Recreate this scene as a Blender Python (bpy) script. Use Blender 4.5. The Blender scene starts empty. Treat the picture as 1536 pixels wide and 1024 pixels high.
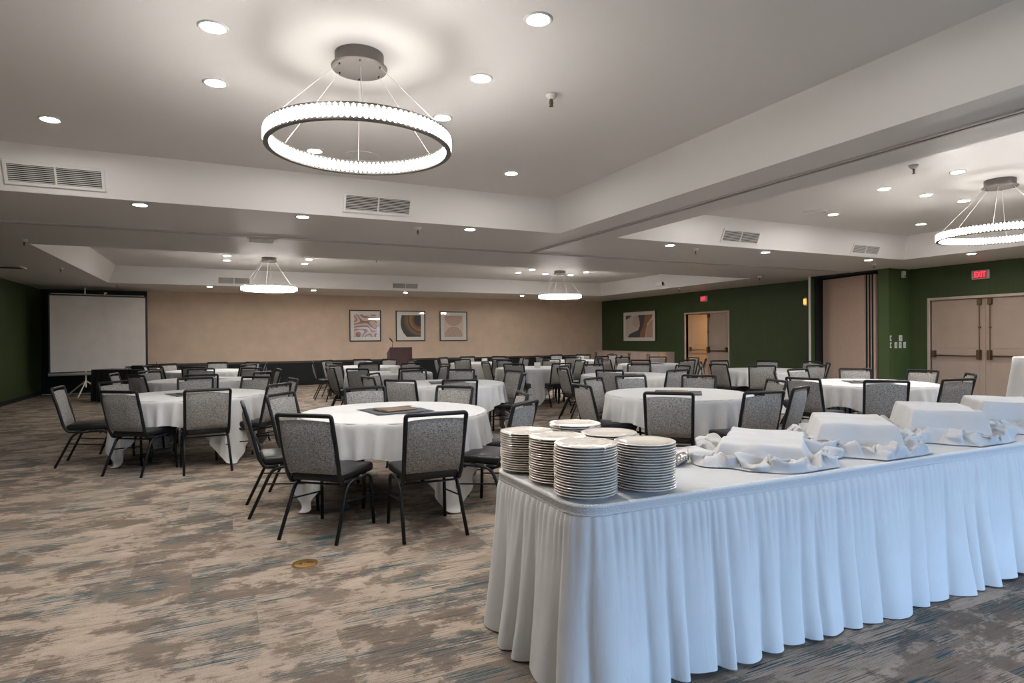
import bpy, bmesh, math, random
import numpy as np
from mathutils import Vector, Matrix

random.seed(7)
PI = math.pi
S = bpy.context.scene
COL = S.collection

# ------------------------------------------------------------------ materials
def mat(name, color=(.5, .5, .5), rough=.5, metal=0., spec=.5, coat=0., emis=None, estr=0.):
    m = bpy.data.materials.new(name); m.use_nodes = True
    b = m.node_tree.nodes['Principled BSDF']
    b.inputs['Base Color'].default_value = (*color, 1)
    b.inputs['Roughness'].default_value = rough
    b.inputs['Metallic'].default_value = metal
    b.inputs['Specular IOR Level'].default_value = spec
    if coat:
        b.inputs['Coat Weight'].default_value = coat; b.inputs['Coat Roughness'].default_value = .02
    if emis:
        b.inputs['Emission Color'].default_value = (*emis, 1); b.inputs['Emission Strength'].default_value = estr
    return m

class NT:
    def __init__(s, m):
        s.m = m; s.t = m.node_tree; s.b = s.t.nodes['Principled BSDF']
        s.tc = s.t.nodes.new('ShaderNodeTexCoord')
    def n(s, typ, **kw):
        x = s.t.nodes.new(typ)
        for k, v in kw.items(): setattr(x, k, v)
        return x
    def link(s, a, b): s.t.links.new(a, b)
    def mapping(s, scale=(1, 1, 1), loc=(0, 0, 0), rot=(0, 0, 0), src='Object'):
        x = s.n('ShaderNodeMapping'); s.link(s.tc.outputs[src], x.inputs[0])
        x.inputs['Scale'].default_value = scale; x.inputs['Location'].default_value = loc; x.inputs['Rotation'].default_value = rot
        return x.outputs[0]
    def noise(s, vec, scale=1, detail=3, rough=.5, dist=0):
        x = s.n('ShaderNodeTexNoise'); s.link(vec, x.inputs['Vector'])
        x.inputs['Scale'].default_value = scale; x.inputs['Detail'].default_value = detail
        x.inputs['Roughness'].default_value = rough; x.inputs['Distortion'].default_value = dist
        return x.outputs['Fac']
    def ramp(s, fac, stops, interp='LINEAR'):
        x = s.n('ShaderNodeValToRGB'); s.link(fac, x.inputs[0]); x.color_ramp.interpolation = interp
        e = x.color_ramp.elements
        while len(e) < len(stops): e.new(.5)
        for i, (p, c) in enumerate(stops):
            e[i].position = p; e[i].color = (*c, 1) if len(c) == 3 else c
        return x.outputs[0]
    def mix(s, fac, a, b, blend='MIX'):
        x = s.n('ShaderNodeMix', data_type='RGBA', blend_type=blend)
        for i, v in ((0, fac), (6, a), (7, b)):
            if hasattr(v, 'is_linked') or hasattr(v, 'links'): s.link(v, x.inputs[i])
            elif i == 0: x.inputs[0].default_value = v
            else: x.inputs[i].default_value = (*v, 1)
        return x.outputs[2]
    def math(s, op, a, b=0., c=None):
        x = s.n('ShaderNodeMath', operation=op)
        for i, v in enumerate((a, b) if c is None else (a, b, c)):
            if hasattr(v, 'links'): s.link(v, x.inputs[i])
            else: x.inputs[i].default_value = v
        return x.outputs[0]
    def color(s, out): s.link(out, s.b.inputs['Base Color'])
    def bump(s, h, strength=.3, dist=.01):
        x = s.n('ShaderNodeBump'); x.inputs['Strength'].default_value = strength; x.inputs['Distance'].default_value = dist
        s.link(h, x.inputs['Height']); s.link(x.outputs[0], s.b.inputs['Normal'])

BK = (0, 0, 0); WH = (1, 1, 1)
def carpet_mat():
    m = mat('carpet', rough=.95, spec=.1); t = NT(m)
    # carpet tiles: the print jumps from one tile to the next
    sp = t.n('ShaderNodeSeparateXYZ'); t.link(t.tc.outputs['Object'], sp.inputs[0])
    cy = t.math('FLOOR', t.math('DIVIDE', sp.outputs[1], .61)); cx = t.math('FLOOR', t.math('ADD', t.math('DIVIDE', sp.outputs[0], .91), t.math('MULTIPLY', cy, .37)))
    cb = t.n('ShaderNodeCombineXYZ'); t.link(cx, cb.inputs[0]); t.link(cy, cb.inputs[1])
    wn = t.n('ShaderNodeTexWhiteNoise', noise_dimensions='2D'); t.link(cb.outputs[0], wn.inputs['Vector'])
    jump = t.math('MULTIPLY', wn.outputs['Value'], .30)
    def vec(sx, sy, ox=0., oy=0., oz=0., k=1.):
        c = t.n('ShaderNodeCombineXYZ')
        t.link(t.math('MULTIPLY_ADD', sp.outputs[0], sx, ox), c.inputs[0]); t.link(t.math('MULTIPLY_ADD', sp.outputs[1], sy, oy), c.inputs[1])
        t.link(t.math('MULTIPLY_ADD', jump, k, oz), c.inputs[2]); return c.outputs[0]
    big = t.noise(vec(1., 1.45), 2.5, 12, .72, .1)
    streak = t.noise(vec(2.4, 26., 4, 1, 3), 1.6, 4, .65)
    f = t.math('ADD', t.math('MULTIPLY', big, .86), t.math('MULTIPLY', streak, .14))
    blot = t.ramp(f, [(.45, BK), (.485, (.22, .22, .22)), (.508, (.85, .85, .85)), (.56, WH)])
    c = t.mix(blot, (.205, .163, .132), (.490, .397, .318))
    tone = t.ramp(t.noise(vec(.7, 1.1, 3, 9, 7), 1.6, 5, .6), [(.42, BK), (.60, WH)])
    c = t.mix(t.math('MULTIPLY', tone, .42), c, (.315, .255, .208))
    fine = t.ramp(t.noise(vec(5., 70., 8, 2, 1), 1.7, 3, .65), [(.36, (.62, .60, .59)), (.50, WH)])
    c = t.mix(.55, c, fine, 'MULTIPLY')
    def dashes(o, lo, hi, rl, rh):
        tm = t.ramp(t.noise(vec(2.2, 150., o, 3, o), 1.25, 1.5, .5), [(lo, BK), (hi, WH)])
        rg = t.ramp(t.noise(vec(1.0, 2.6, o + 4, 5, o + 2, 3.), 1.7, 3, .6), [(rl, BK), (rh, WH)])
        return t.math('MULTIPLY', tm, rg)
    c = t.mix(t.math('MULTIPLY', dashes(7., .53, .56, .515, .565), .92), c, (.016, .090, .118))
    c = t.mix(t.math('MULTIPLY', dashes(31., .56, .60, .48, .56), .75), c, (.072, .063, .060))
    pile = t.noise(t.mapping((1, 1, 1)), 190, 3, .7)
    c = t.mix(.6, c, t.ramp(pile, [(.32, (.5, .5, .5)), (.62, (1.15, 1.15, 1.15))]), 'MULTIPLY')
    t.color(c); t.bump(pile, .6, .008)
    return m

def fabric_mat(name, dark, light, scale=230):
    m = mat(name, rough=.9, spec=.15); t = NT(m)
    a = t.noise(t.mapping((1, 1, .45)), scale, 3, .75); b = t.noise(t.mapping((.45, .45, 1), (4, 4, 4)), scale * .8, 2, .7)
    f = t.math('ADD', t.math('MULTIPLY', a, .6), t.math('MULTIPLY', b, .4))
    t.color(t.ramp(f, [(.36, dark), (.64, light)])); t.bump(f, .35, .003)
    return m

def linen_mat(name, color, bump=.12):
    m = mat(name, color, rough=.75, spec=.25); t = NT(m)
    b = m.node_tree.nodes['Principled BSDF']; b.inputs['Sheen Weight'].default_value = .15
    w = t.noise(t.mapping(), 7, 4, .55, .6)
    t.color(t.ramp(w, [(.3, tuple(x * .95 for x in color)), (.7, color)]))
    if bump < .1: w = t.noise(t.mapping((1, 1, .22)), 26, 4, .6, .4)
    t.bump(w, bump * 2 if bump < .1 else bump, .03)
    return m

def wall_mat(name, color, rough=.6, stripe=0., sc=60):
    m = mat(name, color, rough=rough, spec=.35); t = NT(m)
    n = t.noise(t.mapping(), 3, 3, .5)
    c = t.ramp(n, [(.3, tuple(x * .93 for x in color)), (.7, tuple(x * 1.04 for x in color))])
    if stripe:
        s1 = t.noise(t.mapping((sc, sc, .6)), 1, 3, .6); s2 = t.noise(t.mapping((1, 1, sc * 1.4)), 1, 2, .6)
        f = t.math('ADD', t.math('MULTIPLY', s1, .6), t.math('MULTIPLY', s2, .4))
        c = t.mix(stripe, c, t.ramp(f, [(.35, (.55, .55, .55)), (.65, (1.25, 1.25, 1.25))]), 'MULTIPLY')
        t.bump(f, .25, .004)
    else:
        t.bump(t.noise(t.mapping(), 120, 2, .5), .05, .003)
    t.color(c)
    return m

def wood_mat(name, a, b, rough=.35, axis=2):
    m = mat(name, a, rough=rough); t = NT(m)
    sc = [14, 14, 14]; sc[axis] = 1.2
    t.color(t.ramp(t.noise(t.mapping(tuple(sc)), 2.4, 5, .65, .5), [(.3, a), (.7, b)]))
    return m

def plain_ceiling():
    m = mat('ceiling_paint', (.80, .785, .77), .42, spec=.4); t = NT(m)
    t.bump(t.noise(t.mapping((1, 1, 1)), 1.6, 2, .5), .35, .02)
    return m
M = {}
M['carpet'] = carpet_mat()
M['fabric'] = fabric_mat('heather_grey_fabric', (.060, .057, .055), (.46, .44, .415), 170)
M['vinyl'] = mat('black_vinyl', (.008, .0085, .010), .36, spec=.42)
M['black_metal'] = mat('black_powder_coat', (.006, .007, .009), .42, spec=.35)
M['linen'] = linen_mat('white_linen', (.60, .60, .605))
M['skirt'] = linen_mat('white_skirt_cloth', (.70, .705, .71), .06)
M['ceiling'] = plain_ceiling()
M['beige'] = wall_mat('beige_wall_vinyl', (.64, .495, .375), .6, .06, 40)
M['green'] = wall_mat('green_textured_wallcovering', (.042, .064, .022), .6, .35, 70)
M['greenpier'] = wall_mat('green_pier_paint', (.062, .100, .034), .6, .15, 60)
M['black_wall'] = wall_mat('black_wainscot', (.012, .014, .016), .75)
M['darkbrown'] = wood_mat('dark_chair_rail', (.045, .028, .02), (.07, .045, .03), .4, 0)
M['door'] = wall_mat('taupe_door_paint', (.36, .275, .222), .5)
M['doorframe'] = wall_mat('door_frame_paint', (.44, .355, .295), .45)
M['bronze'] = mat('aged_bronze', (.15, .10, .055), .4, .9)
M['darkmetal'] = mat('dark_bronze', (.03, .025, .022), .45, .6)
M['white_plastic'] = mat('white_plastic', (.75, .74, .71), .4)
M['white_metal'] = mat('white_metal', (.72, .71, .69), .45)
M['alu'] = mat('painted_track', (.50, .48, .46), .45)
M['slot'] = mat('dark_slot', (.01, .01, .01), .8)
M['ventdark'] = mat('vent_interior', (.03, .028, .025), .9)
M['canopy'] = mat('brushed_grey_canopy', (.16, .145, .135), .42, .6)
M['cable'] = mat('steel_cable', (.75, .72, .68), .35, .5)
M['ringglow'] = mat('led_backing', (.03, .03, .03), .4, .3)
M['crystal'] = mat('crystal_prism', (.80, .80, .80), .15, emis=(1., .945, .885), estr=27.)
M['crystal_outer'] = mat('crystal_prism_outer', (.80, .80, .80), .15, emis=(1., .955, .90), estr=52.)
M['lamp'] = mat('downlight_lens', (.9, .9, .9), .4, emis=(1., .955, .905), estr=370.)
M['china'] = mat('white_china', (.80, .74, .665), .14, spec=.5, coat=.3)
M['chinarim'] = mat('china_foot', (.60, .545, .49), .4)
M['chrome'] = mat('polished_chrome', (.75, .73, .70), .12, 1.)
M['brass'] = mat('aged_brass', (.42, .25, .08), .38, .9)
M['lectern'] = wood_mat('mahogany_veneer', (.045, .013, .009), (.085, .026, .017), .35)
M['cabinet'] = wood_mat('pale_pink_laminate', (.56, .43, .36), (.62, .48, .41), .5)
M['cabtop'] = mat('laminate_worktop', (.60, .50, .43), .4)
M['screen'] = wall_mat('matte_projection_fabric', (.60, .565, .53), .8)
M['blackcloth'] = linen_mat('black_polyester', (.010, .011, .013))
M['blackplastic'] = mat('black_plastic', (.015, .015, .017), .4)
M['greyplastic'] = mat('grey_plastic', (.45, .44, .42), .5)
M['slate'] = linen_mat('charcoal_napkin', (.050, .053, .062))
M['board'] = wood_mat('brown_board', (.13, .085, .055), (.20, .135, .09), .5, 0)
M['exitbox'] = mat('exit_housing', (.50, .47, .44), .5)
M['exitface'] = mat('exit_face', (.16, .05, .05), .5, emis=(1, .05, .07), estr=.22)
M['exitred'] = mat('exit_red', (.7, .05, .06), .5, emis=(1, .05, .09), estr=1.3)
M['panel'] = fabric_mat('partition_fabric', (.44, .32, .26), (.58, .43, .35), 90)
M['amber'] = mat('amber_lens', (.8, .3, .03), .3, emis=(1, .45, .08), estr=1.5)
M['glassart'] = None
M['corridor'] = wall_mat('corridor_paint', (.75, .55, .30), .7)
M['paper'] = mat('tent_card', (.80, .76, .68), .6)

# ------------------------------------------------------------------ mesh helpers
def new(name, bm, m, parent=None, smooth=False, auto=None):
    me = bpy.data.meshes.new(name)
    bmesh.ops.recalc_face_normals(bm, faces=bm.faces)
    if smooth:
        for f in bm.faces: f.smooth = True
        if auto is not None:
            for e in bm.edges:
                if len(e.link_faces) == 2 and e.calc_face_angle(0) > math.radians(auto): e.smooth = False
    bm.to_mesh(me); bm.free()
    for x in (m if isinstance(m, (list, tuple)) else [m]): me.materials.append(x)
    o = bpy.data.objects.new(name, me); COL.objects.link(o)
    if parent: o.parent = parent
    return o

def tag(o, label, cat, group=None):
    o['label'] = label; o['category'] = cat
    if group: o['group'] = group
    return o

def thing(name, label, cat, loc=(0, 0, 0), rz=0., group=None):
    o = bpy.data.objects.new(name, None); COL.objects.link(o); o.empty_display_size = .1
    o.location = loc; o.rotation_euler = (0, 0, rz)
    return tag(o, label, cat, group)

def struct(name, bm, m, parent=None, **k):
    o = new(name, bm, m, parent, **k)
    if not parent: o['kind'] = 'structure'
    return o

def BM(): return bmesh.new()

def box(bm, lo, hi, mi=0, bevel=0., seg=2, mtx=None):
    r = bmesh.ops.create_cube(bm, size=1)
    vs = r['verts']
    for v in vs:
        v.co = Vector([lo[i] + (v.co[i] + .5) * (hi[i] - lo[i]) for i in range(3)])
    fs = set(f for v in vs for f in v.link_faces)
    if bevel:
        es = list(set(e for v in vs for e in v.link_edges))
        r2 = bmesh.ops.bevel(bm, geom=es, offset=bevel, segments=seg, profile=.5, affect='EDGES')
        fs = set(r2['faces']) | set(f for f in fs if f.is_valid)
        vs = list(set(v for f in fs for v in f.verts))
    for f in fs: f.material_index = mi
    if mtx:
        for v in vs: v.co = mtx @ v.co
    return vs

def quad(bm, pts, mi=0):
    f = bm.faces.new([bm.verts.new(p) for p in pts]); f.material_index = mi; return f

def lathe(bm, prof, n=32, c=(0, 0, 0), mi=0, mtx=None):
    rings = []
    for r, z in prof:
        if r < 1e-6: rings.append([bm.verts.new((c[0], c[1], c[2] + z))])
        else: rings.append([bm.verts.new((c[0] + r * math.cos(2 * PI * i / n), c[1] + r * math.sin(2 * PI * i / n), c[2] + z)) for i in range(n)])
    fs = []
    for a, b in zip(rings, rings[1:]):
        for i in range(n):
            j = (i + 1) % n
            q = [a[i % len(a)], a[j % len(a)], b[j % len(b)], b[i % len(b)]]
            u = []
            for v in q:
                if v not in u: u.append(v)
            if len(u) > 2:
                f = bm.faces.new(u); f.material_index = mi; fs.append(f)
    if mtx:
        for rg in rings:
            for v in rg: v.co = mtx @ v.co
    return fs

def tube(bm, pts, r=.012, n=8, mi=0, caps=True, flat=1., closed=False):
    pts = [Vector(p) for p in pts]; N = len(pts); rings = []
    up = None
    for i, p in enumerate(pts):
        if closed: d = pts[(i + 1) % N] - pts[i - 1]
        else: d = pts[min(i + 1, N - 1)] - pts[max(i - 1, 0)]
        d.normalize()
        if up is None:
            up = Vector((0, 0, 1)) if abs(d.z) < .9 else Vector((1, 0, 0))
        a = d.cross(up)
        if a.length < 1e-5: a = d.orthogonal()
        a.normalize(); b = a.cross(d).normalized(); up = b
        rr = r[i] if isinstance(r, (list, tuple)) else r
        rings.append([bm.verts.new(p + a * rr * math.cos(2 * PI * k / n + PI / n) + b * rr * flat * math.sin(2 * PI * k / n + PI / n)) for k in range(n)])
    rg = list(zip(rings, rings[1:])) + ([(rings[-1], rings[0])] if closed else [])
    for A, B in rg:
        for k in range(n):
            f = bm.faces.new((A[k], A[(k + 1) % n], B[(k + 1) % n], B[k])); f.material_index = mi
    if caps and not closed:
        for A in (rings[0][::-1], rings[-1]):
            f = bm.faces.new(A); f.material_index = mi

def rounded(pts, rad, n=5):
    """polyline with its inner corners rounded"""
    pts = [Vector(p) for p in pts]; out = [pts[0]]
    for a, b, c in zip(pts, pts[1:], pts[2:]):
        d1 = (a - b); d2 = (c - b); k = min(rad, d1.length * .49, d2.length * .49)
        p = b + d1.normalized() * k; q = b + d2.normalized() * k
        for i in range(n + 1):
            t = i / n; out.append(p * (1 - t) ** 2 + b * 2 * t * (1 - t) + q * t * t)
    out.append(pts[-1]); return out

def dup(root, loc=None, rz=None, label=None, group=None):
    r = root.copy(); COL.objects.link(r)
    if loc is not None: r.location = loc
    if rz is not None: r.rotation_euler = (0, 0, rz)
    if label: r['label'] = label
    if group: r['group'] = group
    for ch in KIDS.get(root.name, ()):
        c = ch.copy(); COL.objects.link(c); c.parent = r
        for g in KIDS.get(ch.name, ()):
            d = g.copy(); COL.objects.link(d); d.parent = c
    return r
KIDS = {}
def remember(root):
    for o in bpy.data.objects:
        if o.parent == root:
            KIDS.setdefault(root.name, []).append(o)
            for p in bpy.data.objects:
                if p.parent == o: KIDS.setdefault(o.name, []).append(p)

# ------------------------------------------------------------------ cloth that falls (position based)
def drape(x, rest, hit, steps=200, iters=10, damp=.985, bend=.25, rng=None):
    x = x.copy(); N0, N1 = x.shape[:2]; v = np.zeros_like(x); g = np.array([0, 0, -9.8]); dt = 1 / 60.
    ra, rb = rest
    def solve(a, b, L, k):
        d = b - a; l = np.sqrt((d * d).sum(-1, keepdims=True)) + 1e-9
        c = d * (k * .5 * (l - L) / l); a += c; b -= c
    rd = math.hypot(ra, rb)
    def pairs(p):
        for s in (0, 1):
            a = p[s:N0 - 1:2]; solve(a, p[s + 1::2][:len(a)], ra, 1.)
            a = p[:, s:N1 - 1:2]; solve(a, p[:, s + 1::2][:, :a.shape[1]], rb, 1.)
        for s in (0, 1):
            a = p[s:N0 - 1:2, :-1]; solve(a, p[s + 1::2, 1:][:len(a)], rd, .35)
            a = p[s:N0 - 1:2, 1:]; solve(a, p[s + 1::2, :-1][:len(a)], rd, .35)
        for s in range(4):
            a = p[s:N0 - 2:4]; solve(a, p[s + 2::4][:len(a)], 2 * ra, bend)
            a = p[:, s:N1 - 2:4]; solve(a, p[:, s + 2::4][:, :a.shape[1]], 2 * rb, bend)
    for st in range(steps):
        old = x.copy()
        v += g * dt
        x += v * dt
        for k in range(iters):
            pairs(x)
            hit(x, old)
        v = (x - old) / dt * damp
    return x

def grid_obj(name, x, m, parent=None, sub=1, thick=0.):
    N0, N1 = x.shape[:2]
    me = bpy.data.meshes.new(name)
    idx = np.arange(N0 * N1).reshape(N0, N1)
    f = np.stack([idx[:-1, :-1], idx[1:, :-1], idx[1:, 1:], idx[:-1, 1:]], -1).reshape(-1, 4)
    me.from_pydata([tuple(p) for p in x.reshape(-1, 3)], [], [tuple(int(i) for i in q) for q in f])
    for p in me.polygons: p.use_smooth = True
    me.materials.append(m)
    o = bpy.data.objects.new(name, me); COL.objects.link(o)
    if parent: o.parent = parent
    if thick:
        s = o.modifiers.new('hem', 'SOLIDIFY'); s.thickness = thick; s.offset = 1
    if sub:
        s = o.modifiers.new('smooth', 'SUBSURF'); s.levels = sub; s.render_levels = sub
    return o

# ------------------------------------------------------------------ the room
XL, XR, YB, YF = -4.5, 13.45, 20.13, -3.0
ZS, ZT, FL = 2.849, 3.262, .19
TR = [(-2.56, 4.135, .73, 7.20), (5.08, 11.62, .73, 7.20), (-2.57, 11.70, 10.96, 17.50)]

bm = BM(); quad(bm, [(XL, YF, 0), (XR + 3, YF, 0), (XR + 3, YB, 0), (XL, YB, 0)])
struct('floor', bm, M['carpet'])

def ceiling():
    bm = BM()
    xs = sorted({XL - .05, XR + .06, *[t[0] for t in TR], *[t[1] for t in TR]}); ys = sorted({YF - .06, YB + .10, *[t[2] for t in TR], *[t[3] for t in TR]})
    for a, b in zip(xs, xs[1:]):
        for c, d in zip(ys, ys[1:]):
            mx, my = (a + b) / 2, (c + d) / 2
            if any(t[0] < mx < t[1] and t[2] < my < t[3] for t in TR): continue
            quad(bm, [(a, c, ZS), (a, d, ZS), (b, d, ZS), (b, c, ZS)])
    bmesh.ops.remove_doubles(bm, verts=bm.verts, dist=1e-4)
    struct('ceiling', bm, M['ceiling'])
    for t in TR:
        bm = BM()
        B = [(t[0], t[2]), (t[1], t[2]), (t[1], t[3]), (t[0], t[3])]
        T = [(t[0] + FL, t[2] + FL), (t[1] - FL, t[2] + FL), (t[1] - FL, t[3] - FL), (t[0] + FL, t[3] - FL)]
        for i in range(4):
            j = (i + 1) % 4
            quad(bm, [(*B[i], ZS), (*B[j], ZS), (*T[j], ZT), (*T[i], ZT)])
        quad(bm, [(*p, ZT) for p in T])
        bmesh.ops.remove_doubles(bm, verts=bm.verts, dist=1e-4)
        struct('ceiling_tray', bm, M['ceiling'])
ceiling()

def wall_x(name, x, y0, y1, z0, z1, holes, m, t=.12, sgn=1):
    """a wall in the plane X = x with its thickness away from the room"""
    bm = BM()
    ys = sorted({y0, y1, *[h[0] for h in holes], *[h[1] for h in holes]})
    for a, b in zip(ys, ys[1:]):
        h = [q for q in holes if q[0] <= a and b <= q[1]]
        spans = [(z0, z1)]
        if h: spans = [(s, e) for s, e in ((z0, h[0][2]), (h[0][3], z1)) if e - s > 1e-3]
        for s, e in spans: box(bm, (min(x, x + sgn * t), a, s), (max(x, x + sgn * t), b, e))
    return struct(name, bm, m)

D1 = (13.39, 15.33, 2.20); D2 = (5.70, 7.82, 2.20)      # outer frame edges along Y and frame top
fw = .055
PK0, PK1 = 8.43, 10.07
wall_x('wall_right', XR, YF, YB, 0, ZS + .5, [(D1[0] + fw, D1[1] - fw, 0, D1[2] - fw), (D2[0] + fw, D2[1] - fw, 0, D2[2] - fw), (PK0, PK1, 0, ZS)], M['green'])
bm = BM(); box(bm, (XL - .12, YF - .12, 0), (XL, YB + .14, ZS + .5)); struct('wall_left', bm, M['green'])
# far wall: black section on the left, beige section with a black wainscot
bm = BM(); box(bm, (XL, YB + .02, 0), (XR + .2, YB + .14, ZS + .5)); struct('wall_back', bm, M['black_wall'])
bm = BM(); box(bm, (-2.02, YB - .03, .76), (XR, YB + .02, ZS)); struct('wall_back_panel', bm, M['beige'])
bm = BM(); box(bm, (-2.02, YB - .025, 0), (XR, YB + .02, .72)); struct('wall_back_wainscot', bm, M['black_wall'])
bm = BM(); box(bm, (-2.02, YB - .05, .70), (XR, YB + .02, .765), bevel=.008); struct('trim_1', bm, M['darkbrown'])
# wall behind the camera with the daylight windows
WN = [(1.2, 3.2), (3.6, 5.6), (6.0, 8.0), (8.4, 10.4)]
bm = BM()
xs = sorted({XL, XR, *[a for w in WN for a in w]})
for a, b in zip(xs, xs[1:]):
    w = any(p <= a and b <= q for p, q in WN)
    for s, e in ([(0, .25), (2.35, ZS + .5)] if w else [(0, ZS + .5)]): box(bm, (a, YF - .12, s), (b, YF, e))
struct('wall_front', bm, M['beige'])
mg = bpy.data.materials.new('window_glass'); mg.use_nodes = True
nt = mg.node_tree; nt.nodes.clear()
o_ = nt.nodes.new('ShaderNodeOutputMaterial'); mx_ = nt.nodes.new('ShaderNodeMixShader'); tr_ = nt.nodes.new('ShaderNodeBsdfTransparent'); gl_ = nt.nodes.new('ShaderNodeBsdfGlossy')
gl_.inputs['Roughness'].default_value = .02; mx_.inputs[0].default_value = .08
nt.links.new(tr_.outputs[0], mx_.inputs[1]); nt.links.new(gl_.outputs[0], mx_.inputs[2]); nt.links.new(mx_.outputs[0], o_.inputs[0])
for i, (a, b) in enumerate(WN):
    bm = BM()
    for lo, hi in (((a, YF - .08, .25), (a + .05, YF - .02, 2.35)), ((b - .05, YF - .08, .25), (b, YF - .02, 2.35)), ((a + .05, YF - .08, .25), (b - .05, YF - .02, .30)), ((a + .05, YF - .08, 2.30), (b - .05, YF - .02, 2.35)), (((a + b) / 2 - .025, YF - .08, .30), ((a + b) / 2 + .025, YF - .02, 2.30))):
        box(bm, lo, hi)
    w = struct('window_%d' % (i + 1), bm, M['white_metal'])
    bm = BM(); box(bm, (a + .05, YF - .055, .30), (b - .05, YF - .05, 2.30)); new('window_pane', bm, mg, w)
    L = bpy.data.lights.new('daylight', 'AREA'); L.shape = 'RECTANGLE'; L.size = b - a; L.size_y = 2.1; L.cycles.is_portal = True
    lo = bpy.data.objects.new('daylight', L); COL.objects.link(lo); lo.location = ((a + b) / 2, YF - .1, 1.3); lo.rotation_euler = (PI / 2, 0, 0)

# baseboards
bm = BM(); box(bm, (XL, YF, 0), (XL + .012, YB, .1)); struct('baseboard_left', bm, M['black_wall'])

# partition tracks set in the soffit
def track(name, lo, hi, axis):
    bm = BM(); 
    if axis == 0:
        box(bm, (lo[0], lo[1] - .045, ZS - .014), (hi[0], lo[1] - .014, ZS)); box(bm, (lo[0], lo[1] + .014, ZS - .014), (hi[0], lo[1] + .045, ZS))
        box(bm, (lo[0], lo[1] - .014, ZS - .002), (hi[0], lo[1] + .014, ZS), 1)
    else:
        box(bm, (lo[0] - .045, lo[1], ZS - .014), (lo[0] - .014, hi[1], ZS)); box(bm, (lo[0] + .014, lo[1], ZS - .014), (lo[0] + .045, hi[1], ZS))
        box(bm, (lo[0] - .014, lo[1], ZS - .002), (lo[0] + .014, hi[1], ZS), 1)
    struct(name, bm, [M['alu'], M['slot']])
track('trim_2', (XL, 9.02), (12.75, 9.02), 0)
track('trim_3', (4.605, YF), (4.605, 8.97), 1)

# piers and the pocket that holds the folded partition
bm = BM(); box(bm, (12.74, 8.20, 0), (XR + .1, PK0, ZS)); struct('pillar_1', bm, M['greenpier'])
bm = BM(); box(bm, (12.69, PK1, 0), (XR + .1, PK1 + .035, ZS)); struct('pillar_2', bm, M['greenpier'])
bm = BM(); box(bm, (12.675, PK1 - .012, 0), (12.70, PK1 + .035, ZS)); struct('trim_4', bm, M['white_metal'])
bm = BM()
box(bm, (12.84, PK1 - .03, 0), (XR + .9, PK1, ZS)); box(bm, (XR + .8, PK0, 0), (XR + .9, PK1, ZS)); box(bm, (12.80, PK0, 0), (XR + .9, PK0 + .03, ZS)); box(bm, (12.8, PK0, 2.80), (XR + .9, PK1, ZS - .002))
struct('wall_pocket', bm, M['slot'])

# folded partition
part = thing('folding_partition', 'folded beige fabric partition panels stacked in the pocket between green piers', 'partition', (13.0, 9.2, 0))
def leaf(name, a, b, t, m, z1=2.76):
    bm = BM(); d = Vector((b[0] - a[0], b[1] - a[1], 0)); n = Vector((d.y, -d.x, 0)).normalized() * t
    ang = math.atan2(d.y, d.x)
    mt = Matrix.Translation((a[0] - 13.0, a[1] - 9.2, 0)) @ Matrix.Rotation(ang, 4, 'Z')
    box(bm, (0, 0, .03), (d.length, t, z1), bevel=.006, mtx=mt)
    return new(name, bm, m, part)
leaf('panel', (12.76, 8.76), (13.04, 9.99), -.07, M['panel'])
for k in range(3):
    bm = BM(); box(bm, (-.235 + .012 * k, -.69 + .075 * k, .03), (.5, -.645 + .075 * k, 2.76), bevel=.005); new('panel', bm, M['panel'], part)
    bm = BM(); box(bm, (-.245 + .012 * k, -.645 + .075 * k, .03), (.5, -.615 + .075 * k, 2.76)); new('edge_seal', bm, M['slot'], part)

# ------------------------------------------------------------------ doors
def door_frame(name, D, x=XR):
    bm = BM()
    for lo, hi in (((x - .03, D[0], 0), (x + .13, D[0] + fw, D[2])), ((x - .03, D[1] - fw, 0), (x + .13, D[1], D[2])), ((x - .03, D[0] + fw, D[2] - fw), (x + .13, D[1] - fw, D[2]))):
        box(bm, lo, hi, bevel=.004)
    return struct(name, bm, M['doorframe'])
def leaf_parts(parent, w, h, hinge, rz, hand, mt=None):
    """door leaf: local X along the leaf from its hinge, room side at -Y"""
    bm = BM(); box(bm, (0, 0, .01), (w, .045, h), bevel=.003)
    box(bm, (.10, -.006, 1.15), (w - .10, 0, h - .15), bevel=.004); box(bm, (.10, -.006, .18), (w - .10, 0, .86), bevel=.004)
    L = new('leaf', bm, mt or M['door'], parent); L.location = hinge; L.rotation_euler = (0, 0, rz)
    bm = BM(); tube(bm, [(.07, -.075, 1.0), (w - .10, -.075, 1.0)], .016, 10); new('crash_bar', bm, M['bronze'], L, smooth=True)
    for xx, nm in ((.07, 'bar_bracket'), (w - .09, 'bar_bracket')):
        bm = BM(); box(bm, (xx - .03, -.095, .93 if xx > .2 else .96), (xx + .03, 0, 1.12 if xx > .2 else 1.10), bevel=.01); new(nm, bm, M['bronze'], L)
    bm = BM(); tube(bm, [(w - .09, -.035, 1.12), (w - .09, -.035, h - .10)], .009, 8); box(bm, (w - .105, -.05, 1.55), (w - .075, 0, 1.58)); new('vertical_rod', bm, M['bronze'], L)
    bm = BM(); box(bm, (w - .125, -.06, h - .13), (w - .055, 0, h - .01), bevel=.008); new('top_latch', bm, M['bronze'], L)
    return L
f2 = door_frame('door_2', D2)
lw = (D2[1] - D2[0] - 2 * fw) / 2 - .003; lh = D2[2] - fw - .006
leaf_parts(f2, lw, lh, (XR + .03, D2[1] - fw - .001, 0), -PI / 2, 1)
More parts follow.
